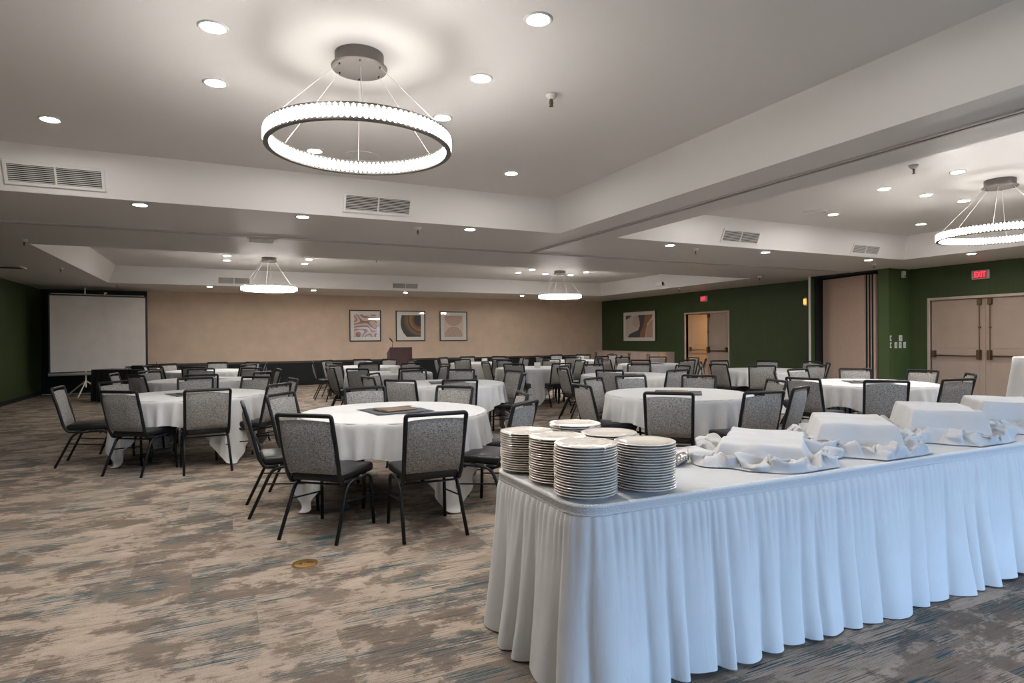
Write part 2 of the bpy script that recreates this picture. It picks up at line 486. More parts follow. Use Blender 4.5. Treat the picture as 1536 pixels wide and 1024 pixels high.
# mirrored second leaf
def mirror_leaf(parent, hinge):
    L = leaf_parts(parent, lw, lh, hinge, -PI / 2, 1)
    for o in [L] + [c for c in bpy.data.objects if c.parent == L]:
        for v in o.data.vertices: v.co.x = -v.co.x
        o.data.flip_normals()
    return L
mirror_leaf(f2, (XR + .03, D2[0] + fw + .001, 0))
f1 = door_frame('door_1', D1)
lw = (D1[1] - D1[0] - 2 * fw) / 2 - .003; lh = D1[2] - fw - .006
mirror_leaf(f1, (XR + .03, D1[0] + fw + .001, 0))
leaf_parts(f1, lw, lh, (XR + .09, D1[1] - fw - .001, 0), math.radians(-28), 1)
# corridor behind the open door
bm = BM()
box(bm, (XR + 2.6, 11.5, 0), (XR + 2.7, 17.6, 2.6)); box(bm, (XR + .12, 17.5, 0), (XR + 2.6, 17.6, 2.6)); box(bm, (XR + .12, 11.5, 0), (XR + 2.6, 11.6, 2.6)); box(bm, (XR + .12, 11.5, 2.6), (XR + 2.7, 17.6, 2.7))
struct('wall_corridor', bm, M['corridor'])
bm = BM(); box(bm, (XR + 1.2, 4.6, 0), (XR + 1.3, 8.0, 2.6)); box(bm, (XR + .12, 7.95, 0), (XR + 1.2, 8.05, 2.6)); box(bm, (XR + .12, 4.6, 0), (XR + 1.2, 4.7, 2.6)); box(bm, (XR + .12, 4.6, 2.6), (XR + 1.3, 8.05, 2.7))
struct('wall_door_backing', bm, M['corridor'])  # unseen box added behind the closed doors to block sky light at the gaps
L = bpy.data.lights.new('corridor_lamp', 'AREA'); L.size = .4; L.energy = 75; L.color = (1, .66, .32)
lo = bpy.data.objects.new('corridor_lamp', L); COL.objects.link(lo); lo.location = (XR + 1.1, 13.6, 2.58)
bm = BM(); box(bm, (XR + .9, 13.4, 2.585), (XR + 1.3, 13.8, 2.6)); struct('trim_5', bm, M['white_metal'])

# ------------------------------------------------------------------ ceiling fixtures
def sect(x, y):
    if x < 4.6 and y < 9: return 'front bay'
    if y < 9: return 'bay by the exit doors'
    return 'far bay'
def downlight(x, y, z, label, proto=[None]):
    if proto[0] is None:
        t = thing('recessed_downlight', label, 'ceiling light', (x, y, z), 0, 'recessed ceiling downlights')
        bm = BM(); lathe(bm, [(.060, .0005), (.064, -.005), (.080, -.007), (.086, -.002), (.086, .0)], 32); new('trim_ring', bm, M['white_metal'], t, smooth=True)
        bm = BM(); lathe(bm, [(0, -.003), (.062, -.003), (.062, 0)], 32); new('lens', bm, M['lamp'], t)
        remember(t); proto[0] = t; return t
    return dup(proto[0], (x, y, z), 0, label)
C1 = (.80, 3.97); C4 = (8.35, 4.03); C2 = (.89, 14.52); C3 = (8.31, 14.46)
names = {C1: 'front ring chandelier', C4: 'ring chandelier by the exit doors', C2: 'far ring chandelier near the screen', C3: 'far ring chandelier near the green wall'}
inner = [(-.85, -.87, 'near left'), (-.85, 0, 'left'), (-.85, .85, 'far left'), (.85, -.87, 'near right'), (.85, 0, 'right'), (.85, .84, 'far right'), (0, .84, 'straight beyond'), (0, -.87, 'straight before')]
outer = [(-2.1, 2.2, 'far left tray corner from'), (2.1, 2.15, 'far right tray corner from'), (-2.1, -2.0, 'near left tray corner from'), (2.1, -2.0, 'near right tray corner from'), (0, 2.19, 'tray edge beyond')]
for c in (C1, C4):
    for dx, dy, w in inner:
        if c == C1 and (dx, dy) in ((0, .84), (0, -.87)): continue
        downlight(c[0] + dx, c[1] + dy, ZT, 'round downlight %s of the %s' % (w, names[c]))
    for dx, dy, w in outer:
        downlight(c[0] + dx, c[1] + dy, ZT, 'round downlight at the %s the %s' % (w, names[c]))
for c in (C2, C3):
    for dx, dy, w in inner:
        downlight(c[0] + dx, c[1] + dy, ZT, 'round downlight %s of the %s' % (w, names[c]))
for x, y, w in ((2.75, 13.96, 'right of the far ring near the screen'), (5.34, 13.86, 'midway between the two far ring chandeliers')):
    downlight(x, y, ZT, 'white round downlight in the far tray, ' + w)
SOFF = [(-.80, 7.40, 'below the large vent of the front tray'), (.82, 7.39, 'before the second front tray vent'), (2.90, 7.39, 'right of the second front tray vent'), (6.26, 7.46, 'below the start of the exit bay tray'),
        (8.31, 7.46, 'past the exit bay vent'), (11.0, 7.46, 'in front of the folded partition'), (11.9, 6.18, 'beside the exit sign over the closed doors'), (11.9, 3.2, 'along the wall of the closed doors'),
        (-.37, 17.95, 'left of the ring near the screen, beyond the tray'), (2.3, 18.2, 'over the far wall, left of the pictures'), (5.0, 18.2, 'over the pictures on the far wall'), (9.0, 18.2, 'over the far wall, right of the pictures')]
for x, y, w in SOFF:
    downlight(x, y, ZS, 'small downlight in the soffit ' + w)

def chandelier(c, zr, R, label, hh=.085):
    t = thing('ring_chandelier', label, 'chandelier', (c[0], c[1], ZT))
    bm = BM(); lathe(bm, [(0, -.095), (.172, -.095), (.178, -.088), (.178, -.083), (.155, -.083), (.155, 0), (0, 0)], 48); new('canopy', bm, M['canopy'], t, smooth=True, auto=30)
    z = zr - ZT
    # dark rims
    for nm, zz in (('upper_rim', z + hh / 2), ('lower_rim', z - hh / 2)):
        bm = BM(); lathe(bm, [(R - .016, zz - .006), (R + .016, zz - .006), (R + .016, zz + .006), (R - .016, zz + .006), (R - .016, zz - .006)], 96); new(nm, bm, M['canopy'], t, smooth=True, auto=30)
    bm = BM(); lathe(bm, [(R - .006, z - hh / 2), (R + .006, z - hh / 2), (R + .006, z + hh / 2), (R - .006, z + hh / 2), (R - .006, z - hh / 2)], 96); new('light_band', bm, M['ringglow'], t, smooth=True, auto=30)
    bm = BM(); n = 110
    for i in range(n):
        a = 2 * PI * i / n; ca, sa = math.cos(a), math.sin(a)
        for rr in (R - .014, R + .014):
            r2 = .0158 * R / .62
            prof = [(0, -hh * .47), (r2 * .45, -hh * .47), (r2, -hh * .16), (r2, hh * .16), (r2 * .45, hh * .47), (0, hh * .47)]
            m_ = Matrix.Translation((rr * ca, rr * sa, z)) @ Matrix.Rotation(a, 4, 'Z') @ Matrix.Diagonal((.35, 1, 1, 1))
            lathe(bm, prof, 6, mi=int(rr > R), mtx=m_)
    new('crystal_band', bm, [M['crystal'], M['crystal_outer']], t)
    for k in range(6):
        a = 2 * PI * k / 6 + .35
        bm = BM(); tube(bm, [(.145 * math.cos(a), .145 * math.sin(a), -.094), (R * math.cos(a), R * math.sin(a), z + hh / 2)], .0022, 5); new('suspension_cable', bm, M['cable'], t)
        bm = BM(); lathe(bm, [(0, -.104), (.006, -.104), (.006, -.094)], 10, (.145 * math.cos(a), .145 * math.sin(a), 0)); new('cable_grip', bm, M['darkmetal'], t)
    return t
chandelier(C1, 2.69, .570, 'large glowing ring chandelier with grey canopy, hanging in the front tray')
chandelier(C4, 2.62, .615, 'glowing ring chandelier hanging in the tray before the closed exit doors')
chandelier(C2, 2.56, .565, 'far glowing ring chandelier hanging on the screen side of the room')
chandelier(C3, 2.55, .565, 'far glowing ring chandelier hanging near the green wall and art')

def sprinkler(x, y, z, label, proto=[None]):
    if proto[0] is None:
        t = thing('ceiling_sprinkler', label, 'sprinkler', (x, y, z), 0, 'ceiling fire sprinklers')
        bm = BM(); lathe(bm, [(0, 0), (.045, 0), (.043, -.012), (.030, -.035), (.016, -.038), (0, -.038)], 24); new('escutcheon', bm, M['white_metal'], t, smooth=True)
        bm = BM(); lathe(bm, [(0, -.038), (.011, -.038), (.013, -.05), (.009, -.055), (.010, -.075), (.006, -.08), (0, -.08)], 12)
        tube(bm, [(.012, 0, -.05), (.017, 0, -.068), (.004, 0, -.09)], .003, 6); tube(bm, [(-.012, 0, -.05), (-.017, 0, -.068), (-.004, 0, -.09)], .003, 6)
        new('sprinkler_head', bm, M['bronze'], t)
        bm = BM(); lathe(bm, [(0, -.088), (.017, -.089), (.017, -.092), (0, -.092)], 16); new('deflector', bm, M['bronze'], t)
        remember(t); proto[0] = t; return t
    return dup(proto[0], (x, y, z), random.uniform(0, 3), label)
for x, y, z, w in ((2.24, 4.01, ZT, 'front tray ceiling, right of the large ring'), (6.76, 4.07, ZT, 'exit bay tray, left of the ring'), (2.23, 7.5, ZS, 'soffit below the second front vent'), (-2.52, 10.5, ZS, 'soffit at the corner of the far tray'),
        (-1.61, 11.6, ZT, 'far tray ceiling near its left corner'), (-2.85, 14.2, ZS, 'soffit beside the far tray, screen side'), (-2.45, 18.06, ZS, 'soffit over the projection screen'), (6.9, 7.6, ZS, 'soffit beyond the exit bay vent'),
        (11.46, 10.46, ZS, 'soffit before the green wall and pier'), (11.67, 7.8, ZS, 'soffit before the green switch pier'), (3.1, 13.7, ZT, 'far tray between the two rings'), (12.1, 14.0, ZS, 'soffit near the open door')):
    sprinkler(x, y, z, 'small pendent fire sprinkler in the ' + w)

def vent(c, w, h, label, ny=1):
    """grille on the sloping far side of a tray"""
    t = thing('air_vent', label, 'vent', c, 0, 'air grilles on the tray sides')
    t.rotation_euler = (math.atan2(FL, ZT - ZS), 0, 0)
    fr = .028
    bm = BM()
    for lo, hi in (((-w / 2 - fr, -.012, -h / 2 - fr), (w / 2 + fr, 0, -h / 2)), ((-w / 2 - fr, -.012, h / 2), (w / 2 + fr, 0, h / 2 + fr)), ((-w / 2 - fr, -.012, -h / 2), (-w / 2, 0, h / 2)), ((w / 2, -.012, -h / 2), (w / 2 + fr, 0, h / 2)), ((-.008, -.012, -h / 2), (.008, 0, h / 2))):
        box(bm, lo, hi, bevel=.002)
    new('frame', bm, M['ceiling'], t)
    bm = BM(); n = 9
    for i in range(n):
        z = -h / 2 + h * (i + .5) / n
        box(bm, (-w / 2, -.007, -.0025), (w / 2, .006, .0025), mtx=Matrix.Translation((0, 0, z)) @ Matrix.Rotation(.5, 4, 'X'))
    new('slats', bm, M['white_metal'], t)
    bm = BM(); box(bm, (-w / 2, -.0015, -h / 2), (w / 2, .0, h / 2)); new('vent_interior', bm, M['ventdark'], t)
    return t
def tray_pt(x, z, ybot): return (x, ybot - FL * (z - ZS) / (ZT - ZS) - .006, z)
vent(tray_pt(-1.46, 3.01, 7.20), .74, .165, 'wide slatted air grille on the front tray side, above the screen side')
vent(tray_pt(1.64, 3.005, 7.20), .75, .165, 'slatted air grille on the front tray side, below the large ring')
vent(tray_pt(.21, 2.985, 17.50), .74, .165, 'slatted air grille on the far tray side behind the ring near the screen')
vent(tray_pt(4.79, 2.985, 17.50), .74, .15, 'slatted air grille on the far tray side above the pictures')
vent(tray_pt(7.40, 3.0, 7.20), .74, .165, 'slatted air grille on the exit bay tray side, farther from the exit sign')
vent(tray_pt(10.45, 2.97, 7.20), .70, .14, 'slatted air grille on the exit bay tray side, nearer the exit sign')
def speaker(x, y, z, label):
    t = thing('ceiling_speaker', label, 'speaker', (x, y, z), 0, 'round flush ceiling speakers')
    bm = BM(); lathe(bm, [(.150, 0), (.152, -.006), (.165, -.006), (.168, 0)], 40); new('trim_ring', bm, M['ceiling'], t, smooth=True, auto=40)
    bm = BM(); lathe(bm, [(0, -.004), (.151, -.003)], 40); lathe(bm, [(0, -.0045), (.012, -.0045), (.012, -.003)], 12); new('grille', bm, M['ceiling'], t)
speaker(1.25, 6.13, ZT, 'round white speaker grille flush in the front tray, beyond the ring')
speaker(7.93, 6.21, ZT, 'round white speaker grille flush in the exit bay tray')
t = thing('ceiling_diffuser', 'dark slot diffuser in the soffit beside the green left wall', 'vent', (-3.9, 14.35, ZS))
bm = BM(); box(bm, (-.45, -.2, -.025), (.45, .2, 0), bevel=.012); new('housing', bm, M['alu'], t)
bm = BM(); box(bm, (-.40, -.15, -.027), (.40, .15, -.024)); new('slot_opening', bm, M['ventdark'], t)
t = thing('return_grille', 'small flush square grille in the soffit behind the front partition track', 'vent', (.47, 9.36, ZS))
bm = BM(); box(bm, (-.19, -.19, -.008), (.19, .19, 0), bevel=.003); new('frame', bm, M['ceiling'], t)
bm = BM()
for i in range(8): box(bm, (-.16, -.15 + .04 * i, -.012), (.16, -.135 + .04 * i, -.007))
new('slats', bm, M['white_metal'], t)
t = thing('emergency_light', 'white emergency light box on the far tray side near the green wall', 'light', (11.70 - FL * .34, 14.3, 2.99))
bm = BM(); box(bm, (-.07, -.16, -.06), (0.02, .16, .06), bevel=.015); new('housing', bm, M['white_plastic'], t)
bm = BM(); box(bm, (-.075, -.165, -.045), (-.02, -.155, .045), bevel=.003); new('lens', bm, M['ventdark'], t)

# ------------------------------------------------------------------ signs and wall fittings
def exit_sign(y, z, label, w=.32, h=.18):
    t = thing('exit_sign', label, 'sign', (XR - .001, y, z))
    bm = BM(); box(bm, (-.05, -w / 2, -h / 2), (0, w / 2, h / 2), bevel=.02, seg=3); new('housing', bm, M['exitbox'], t)
    bm = BM(); box(bm, (-.054, -w / 2 + .045, -h / 2 + .015), (-.049, w / 2 - .045, h / 2 - .015)); new('face', bm, M['exitface'], t)
    cu = bpy.data.curves.new('exit_text', 'FONT'); cu.body = 'EXIT'; cu.size = .16; cu.align_x = 'CENTER'; cu.align_y = 'CENTER'; cu.extrude = .002; cu.offset = .004
    to = bpy.data.objects.new('exit_text', cu); COL.objects.link(to)
    me = bpy.data.meshes.new_from_object(to.evaluated_get(bpy.context.evaluated_depsgraph_get()))
    bpy.data.objects.remove(to)
    o = bpy.data.objects.new('lettering', me); COL.objects.link(o); o.parent = t; me.materials.clear(); me.materials.append(M['exitred'])
    o.location = (-.057, 0, 0); o.rotation_euler = (PI / 2, 0, -PI / 2); o.scale = (.62, .93, 1)
    return t
exit_sign(14.42, 2.60, 'red lit EXIT sign on the green wall above the open door')
exit_sign(6.81, 2.60, 'red lit EXIT sign on the green wall above the closed double doors')

def plate_sw(x, z, w, h, label, name='wall_switch'):
    t = thing(name, label, 'wall plate', (x, 8.20, z), 0, 'plates on the green pier')
    bm = BM(); box(bm, (-w / 2, -.008, -h / 2), (w / 2, 0, h / 2), bevel=.003); new('cover_plate', bm, M['white_plastic'], t)
    bm = BM(); box(bm, (-.012, -.014, -.03), (.012, -.008, .03), bevel=.002); new('toggle', bm, M['greyplastic'] if name == 'wall_switch' else M['darkmetal'], t)
for x, z, w, h, l in ((13.13, 1.36, .11, .13, 'white square control plate above the three switches on the green pier'), (12.97, 1.21, .085, .13, 'white switch nearest the partition in the row of three on the pier'),
                      (13.12, 1.21, .085, .13, 'white middle switch of the row of three on the green pier'), (13.27, 1.21, .085, .13, 'white switch nearest the closed doors in the row of three')):
    plate_sw(x, z, w, h, l)
plate_sw(12.80, 1.36, .05, .12, 'narrow white outlet plate on the pier edge, upper of two', 'wall_outlet')
plate_sw(12.80, 1.21, .05, .12, 'narrow outlet plate on the pier edge, lower of two', 'wall_outlet')
t = thing('wall_motion_detector', 'small white motion sensor high on the green pier by the exit doors', 'sensor', (13.2, 8.20, 2.73))
bm = BM(); box(bm, (-.045, -.06, -.075), (.045, 0, .075), bevel=.015, seg=3); new('housing', bm, M['white_plastic'], t)
bm = BM(); box(bm, (-.03, -.064, -.06), (.03, -.055, -.01), bevel=.006); new('lens', bm, M['greyplastic'], t)
t = thing('wall_sconce', 'amber strobe lamp on the green wall just behind the white pier edge', 'lamp', (XR - .001, 10.80, 2.30))
bm = BM(); box(bm, (-.02, -.05, -.10), (0, .05, .10), bevel=.008); new('back_plate', bm, M['white_plastic'], t)
bm = BM(); box(bm, (-.06, -.035, -.07), (-.02, .035, .07), bevel=.015, seg=3); new('lens', bm, M['amber'], t)

# ------------------------------------------------------------------ pictures
def art_mat(kind):
    m = mat('print_' + kind, (.7, .6, .5), .5, coat=1.); t = NT(m)
    if kind == 'waves':
        v = t.mapping((1, 1, 1)); w = t.n('ShaderNodeTexNoise'); t.link(v, w.inputs['Vector']); w.inputs['Scale'].default_value = 2.1; w.inputs['Detail'].default_value = 0
        s = t.math('SINE', t.math('MULTIPLY', w.outputs['Fac'], 62.))
        t.color(t.ramp(t.math('MULTIPLY_ADD', s, .5, .5), [(.62, (.66, .50, .43)), (.74, (.30, .19, .165))]))
    elif kind == 'rings':
        sp = t.n('ShaderNodeSeparateXYZ'); t.link(t.mapping(), sp.inputs[0])
        dx = t.math('ADD', sp.outputs[0], -.36); dz = t.math('ADD', sp.outputs[2], -.22)
        d = t.math('SQRT', t.math('ADD', t.math('MULTIPLY', dx, dx), t.math('MULTIPLY', dz, dz)))
        d = t.math('ADD', d, t.math('MULTIPLY', t.noise(t.mapping((1, 1, 1)), 5, 3, .5), .06))
        t.color(t.ramp(d, [(.0, (.012, .012, .015)), (.26, (.02, .018, .017)), (.30, (.16, .085, .035)), (.42, (.27, .145, .055)), (.46, (.05, .03, .02)), (.50, (.20, .12, .055)), (.60, (.10, .075, .05)), (.66, (.045, .04, .035))]))
    else:
        sp = t.n('ShaderNodeSeparateXYZ'); t.link(t.mapping(), sp.inputs[0])
        x2 = t.math('MULTIPLY', sp.outputs[0], sp.outputs[0])
        def dist(z0):
            dz = t.math('ADD', sp.outputs[2], -z0); return t.math('SQRT', t.math('ADD', x2, t.math('MULTIPLY', dz, dz)))
        up = t.math('GREATER_THAN', sp.outputs[2], .0)
        d = t.math('ADD', t.math('MULTIPLY', dist(.33), up), t.math('MULTIPLY', dist(-.33), t.math('SUBTRACT', 1., up)))
        ln = t.math('GREATER_THAN', t.math('SINE', t.math('MULTIPLY', d, 170.)), .1)
        ins = t.math('MULTIPLY', ln, t.math('LESS_THAN', d, .32))
        t.color(t.mix(ins, (.66, .55, .47), (.34, .15, .11)))
    return m
matb = mat('picture_mat', (.72, .68, .63), .5, coat=1.)
def picture(name, label, c, w, h, kind, axis='y', iw=.74, ih=.74, fm=None, fwid=.03):
    rz = 0 if axis == 'y' else -PI / 2
    t = thing(name, label, 'picture', c, rz, None)
    bm = BM()
    for lo, hi in (((-w / 2, -.035, -h / 2), (w / 2, 0, -h / 2 + fwid)), ((-w / 2, -.035, h / 2 - fwid), (w / 2, 0, h / 2)), ((-w / 2, -.035, -h / 2 + fwid), (-w / 2 + fwid, 0, h / 2 - fwid)), ((w / 2 - fwid, -.035, -h / 2 + fwid), (w / 2, 0, h / 2 - fwid))):
        box(bm, lo, hi, bevel=.003)
    new('frame', bm, fm or M['blackplastic'], t)
    bm = BM(); box(bm, (-w / 2 + fwid, -.015, -h / 2 + fwid), (w / 2 - fwid, 0, h / 2 - fwid)); new('mat_board', bm, matb, t)
    return t
def slab(pts, y, th=.001):
    """a thin sheet of card facing -Y with the outline pts"""
    bm = BM(); A = [bm.verts.new((x, y, z)) for x, z in pts]; B = [bm.verts.new((x, y + th, z)) for x, z in pts]
    bm.faces.new(A); bm.faces.new(B[::-1])
    for i in range(len(A)): bm.faces.new((A[i], B[i], B[(i + 1) % len(A)], A[(i + 1) % len(A)]))
    return bm
def flat_print(t, kind, pts, y=-.0165):
    return new('print', slab(pts, y), art_mat(kind), t)
yw = YB - .031
t = picture('framed_picture', 'framed print of pinkish wavy bands, left of the lectern', (4.16, yw, 1.875), 1.03, 1.03, 'waves')
flat_print(t, 'waves', [(-.37, -.37), (.37, -.37), (.37, .37), (-.37, .37)])
t = picture('framed_picture', 'framed print of dark brown curved rings, above the lectern', (5.69, yw, 1.87), 1.02, 1.03, 'rings')
flat_print(t, 'rings', [(-.14, -.37), (-.24, -.25), (-.31, -.12), (-.345, .03), (-.345, .18), (-.31, .37), (.36, .37), (.36, -.37)])
t = picture('framed_picture', 'framed print of two mirrored arcs of fine lines, right of the lectern', (7.235, yw, 1.86), 1.02, 1.03, 'arcs')
flat_print(t, 'arcs', [(-.36, -.37), (.36, -.37), (.36, .37), (-.36, .37)])
# large abstract on the green wall
t = picture('framed_picture', 'large white-framed abstract print on the green wall beside the open door', (XR - .001, 17.72, 1.82), 1.90, 1.09, 'abstract', 'x', fm=M['blackplastic'], fwid=.02)
def P(kind, col, pts, k):
    bm = slab([(x * .78, z * .40) for x, z in pts], -.0165 - .0008 * k, .0006)
    return new('print', bm, mat('ink_' + kind, col, .5, coat=1.), t)
P('cream', (.62, .53, .45), [(-1, -1), (1, -1), (1, 1), (-1, 1)], 0)
P('blush', (.52, .40, .34), [(-.35, .9), (.1, 1), (.1, .2), (-.1, -.15), (-.3, -.1), (-.5, .2)], 1)
P('rust', (.28, .125, .065), [(.38, 1), (1, 1), (.95, .75), (.62, .2), (.5, -.4), (.48, -1), (.05, -1), (.12, -.4), (.35, .1)], 2)
P('tan', (.45, .31, .23), [(.55, -1), (1, -1), (1, .5), (.85, .45), (.62, .05), (.52, -.4)], 3)
P('navy', (.035, .04, .055), [(-.05, 1), (.42, 1), (.40, .4), (.30, -.1), (.12, -.45), (.05, -1), (-.85, -1), (-.7, -.7), (-.35, -.5), (-.05, -.35), (.08, .05), (.06, .5)], 4)
P('slate', (.06, .075, .10), [(-1, 1), (-.55, 1), (-.7, .8), (-1, .62)], 5)

# ------------------------------------------------------------------ credenza
t = thing('credenza', 'long pale cabinet with dark handles along the green wall, below the abstract', 'cabinet', (12.81, 15.83, 0))
bm = BM(); box(bm, (.02, 0, .08), (.63, 4.24, .895)); new('body', bm, M['cabinet'], t)
bm = BM(); box(bm, (.05, .03, 0), (.6, 4.22, .08)); new('plinth', bm, M['blackplastic'], t)
bm = BM(); box(bm, (-.015, -.015, .895), (.635, 4.26, .93), bevel=.004); new('worktop', bm, M['cabtop'], t)
for k in range(8):
    y0 = .02 + k * .527
    bm = BM(); box(bm, (0, y0 + .004, .09), (.02, y0 + .519, .885), bevel=.002); d = new('door', bm, M['cabinet'], t)
    yh = y0 + (.475 if k % 2 == 0 else .05)
    bm = BM(); tube(bm, [(0, yh, .64), (-.03, yh, .64), (-.03, yh, .85), (0, yh, .85)], .013, 6); new('handle', bm, M['darkmetal'], d)

# ------------------------------------------------------------------ lectern and microphone
t = thing('lectern', 'dark mahogany lectern standing in front of the beige wall', 'lectern', (4.56, 17.3, 0), -.03)
bm = BM(); box(bm, (-.30, -.22, .06), (.30, -.19, 1.19), bevel=.004); new('front_panel', bm, M['lectern'], t)
for s in (-1, 1):
    bm = BM(); vs = box(bm, (s * .30 - .02, -.22, .06), (s * .30 + .02, .22, 1.19))
    for v in vs:
        if v.co.z > 1 and v.co.y > 0: v.co.z = 1.02
    new('side_panel', bm, M['lectern'], t)
bm = BM(); vs = box(bm, (-.31, -.2, 1.13), (.31, .24, 1.16))
for v in vs:
    if v.co.y > 0: v.co.z -= .13
new('reading_top', bm, M['lectern'], t)
bm = BM(); box(bm, (-.33, -.25, 0), (.33, .25, .06), bevel=.008); new('base', bm, M['lectern'], t)
bm = BM(); box(bm, (.32, -.05, .72), (.36, .0, .75)); new('cable_hook', bm, M['blackplastic'], t)
t = thing('gooseneck_microphone', 'black gooseneck microphone rising from the lectern top', 'microphone', (4.33, 17.22, 1.14))
bm = BM(); lathe(bm, [(0, 0), (.045, 0), (.04, .02), (.02, .05), (0, .05)], 16); new('base', bm, M['blackplastic'], t)
bm = BM(); tube(bm, [(0, 0, .04), (.01, 0, .14), (.02, .01, .2), (-.01, .02, .26)], .007, 8); new('gooseneck', bm, M['blackplastic'], t)
bm = BM(); tube(bm, [(.02, .0, .20), (-.03, .03, .27), (-.07, .05, .32)], [.014, .022, .012], 10); new('capsule', bm, M['blackplastic'], t)

# ------------------------------------------------------------------ projection screen
t = thing('projection_screen', 'white tripod projection screen standing before the black wall', 'screen', (-2.95, 18.72, 0), .22)
bm = BM(); box(bm, (-1.02, -.004, .66), (1.02, .004, 2.60)); new('projection_fabric', bm, M['screen'], t)
bm = BM()
for lo, hi in (((-1.05, -.005, .62), (-1.02, .006, 2.62)), ((1.02, -.005, .62), (1.05, .006, 2.62)), ((-1.05, -.005, 2.58), (1.05, .006, 2.62))): box(bm, lo, hi)
new('black_border', bm, M['blackplastic'], t)
bm = BM(); tube(bm, [(-1.07, .01, .60), (1.07, .01, .60)], .04, 12); new('roller_case', bm, M['greyplastic'], t, smooth=True)
bm = BM(); tube(bm, [(-1.0, .03, 2.63), (1.0, .03, 2.63)], .012, 8); new('top_bar', bm, M['greyplastic'], t)
bm = BM(); tube(bm, [(-.30, .05, .25), (-.30, .05, 2.80)], .017, 10); new('pole', bm, M['white_metal'], t)
for a in (-.5, 1.9, 3.9):
    bm = BM(); tube(bm, [(-.30, .05, .42), (-.30 + .55 * math.cos(a), .05 - .45 * math.sin(a + .7) , .015)], .016, 8); new('leg', bm, M['white_metal'], t)
bm = BM(); tube(bm, [(.12, .02, 2.62), (.12, .02, 2.68), (.17, .02, 2.68)], .02, 8); new('hook', bm, M['white_metal'], t)

# black-draped equipment table
t = thing('equipment_table', 'black-skirted table holding projector gear in front of the screen', 'table', (-2.05, 16.85, 0), -.62)
bm = BM(); box(bm, (-.78, -.28, .735), (.78, .28, .755), bevel=.005); new('tabletop', bm, M['blackplastic'], t)
bm = BM()
NN = 150; per = [(-.79, -.29), (.79, -.29), (.79, .29), (-.79, .29)]
def perim(per, n):
    L = [math.dist(per[i], per[(i + 1) % len(per)]) for i in range(len(per))]; tot = sum(L); out = []
    for k in range(n):
        s = tot * k / n; i = 0
        while s > L[i]: s -= L[i]; i += 1
        a, b = per[i], per[(i + 1) % len(per)]; f = s / L[i]
        d = ((b[0] - a[0]) / L[i], (b[1] - a[1]) / L[i])
        out.append((a[0] + d[0] * s, a[1] + d[1] * s, d[1], -d[0], tot * k / n))
    return out
rows = []
for z, am in ((.762, .0), (.70, .006), (.35, .02), (.02, .03)):
    rows.append([bm.verts.new((x + nx * (am + am * math.sin(s * 42)), y + ny * (am + am * math.sin(s * 42)), z)) for x, y, nx, ny, s in perim(per, NN)])
for A, B in zip(rows, rows[1:]):
    for i in range(NN): bm.faces.new((A[i], A[(i + 1) % NN], B[(i + 1) % NN], B[i]))
bm.faces.new(rows[0]); new('drape', bm, M['blackcloth'], t, smooth=True, auto=50)
def eq(x, y):
    a = -.62; return (-2.05 + x * math.cos(a) - y * math.sin(a), 16.85 + x * math.sin(a) + y * math.cos(a), .763)
q = thing('projector', 'dark projector with raised lens on the black equipment table', 'projector', eq(.30, 0), -.62)
bm = BM(); box(bm, (-.17, -.13, 0), (.17, .13, .09), bevel=.015); new('body', bm, M['blackplastic'], q)
bm = BM(); lathe(bm, [(0, 0), (.035, 0), (.035, .05), (.028, .05), (0, .04)], 16, mtx=Matrix.Translation((-.08, .12, .05)) @ Matrix.Rotation(-PI / 2, 4, 'X')); new('lens', bm, M['greyplastic'], q)
q = thing('cable_tangle', 'loops of black cable lying on the black equipment table', 'cable', eq(.02, .02), 0)
bm = BM(); tube(bm, [(.15 * math.cos(a * .5) * (1 - a * .01), .12 * math.sin(a * .5), .012 + .05 * abs(math.sin(a * .9))) for a in range(36)], .006, 6); new('cord', bm, M['blackplastic'], q)
bm = BM(); box(bm, (-.03, -.02, .0), (.03, .02, .03), bevel=.005); new('plug', bm, M['greyplastic'], q)
q = thing('control_box', 'small pale control box on the black equipment table', 'electronics', eq(.60, .05), -.4)
bm = BM(); box(bm, (-.1, -.07, 0), (.1, .07, .05), bevel=.006); new('body', bm, M['greyplastic'], q)
bm = BM(); tube(bm, [(.05, 0, .05), (.05, 0, .17)], .006, 6); new('antenna', bm, M['blackplastic'], q)

# ------------------------------------------------------------------ round tables
R_T, H_T = .85, .76
def table_hit(x, old):
    r = np.hypot(x[..., 0], x[..., 1]); z = x[..., 2]
    ins = (r < R_T) & (z < H_T)
    up = ins & ((H_T - z) < (R_T - r) + .012)
    side = ins & ~up
    z[up] = H_T
    x[up, :2] = old[up, :2] + (x[up, :2] - old[up, :2]) * .3
    s = np.where(side, R_T / np.maximum(r, 1e-6), 1.)
    x[..., 0] *= s; x[..., 1] *= s
    np.maximum(z, .012, out=z)
def table_cloth(seed):
    rng = np.random.default_rng(seed); N = 67; L = 2.2
    a = np.linspace(-L / 2, L / 2, N); X, Y = np.meshgrid(a, a, indexing='ij')
    x = np.stack([X, Y, np.full_like(X, H_T + .005)], -1)
    k = 9
    ph = rng.uniform(0, 6.28, 4); th = np.arctan2(Y, X); rr = np.hypot(X, Y)
    x[..., 2] += np.clip(rr - R_T, 0, 1) * (.14 * np.sin(k * th + ph[0]) + .12 * np.sin((k + 5) * th + ph[1]) + .08 * np.sin((k + 12) * th + ph[2])) + rng.normal(0, .0008, X.shape)
    x[..., 2] = np.maximum(x[..., 2], H_T)
    return drape(x, (L / (N - 1), L / (N - 1)), table_hit, steps=170, iters=10, damp=.97, bend=.07)
cloths = [grid_obj('tablecloth', table_cloth(s), M['linen'], sub=1) for s in (3, 11)]
for o in cloths: o.location = (0, 0, 0.002)

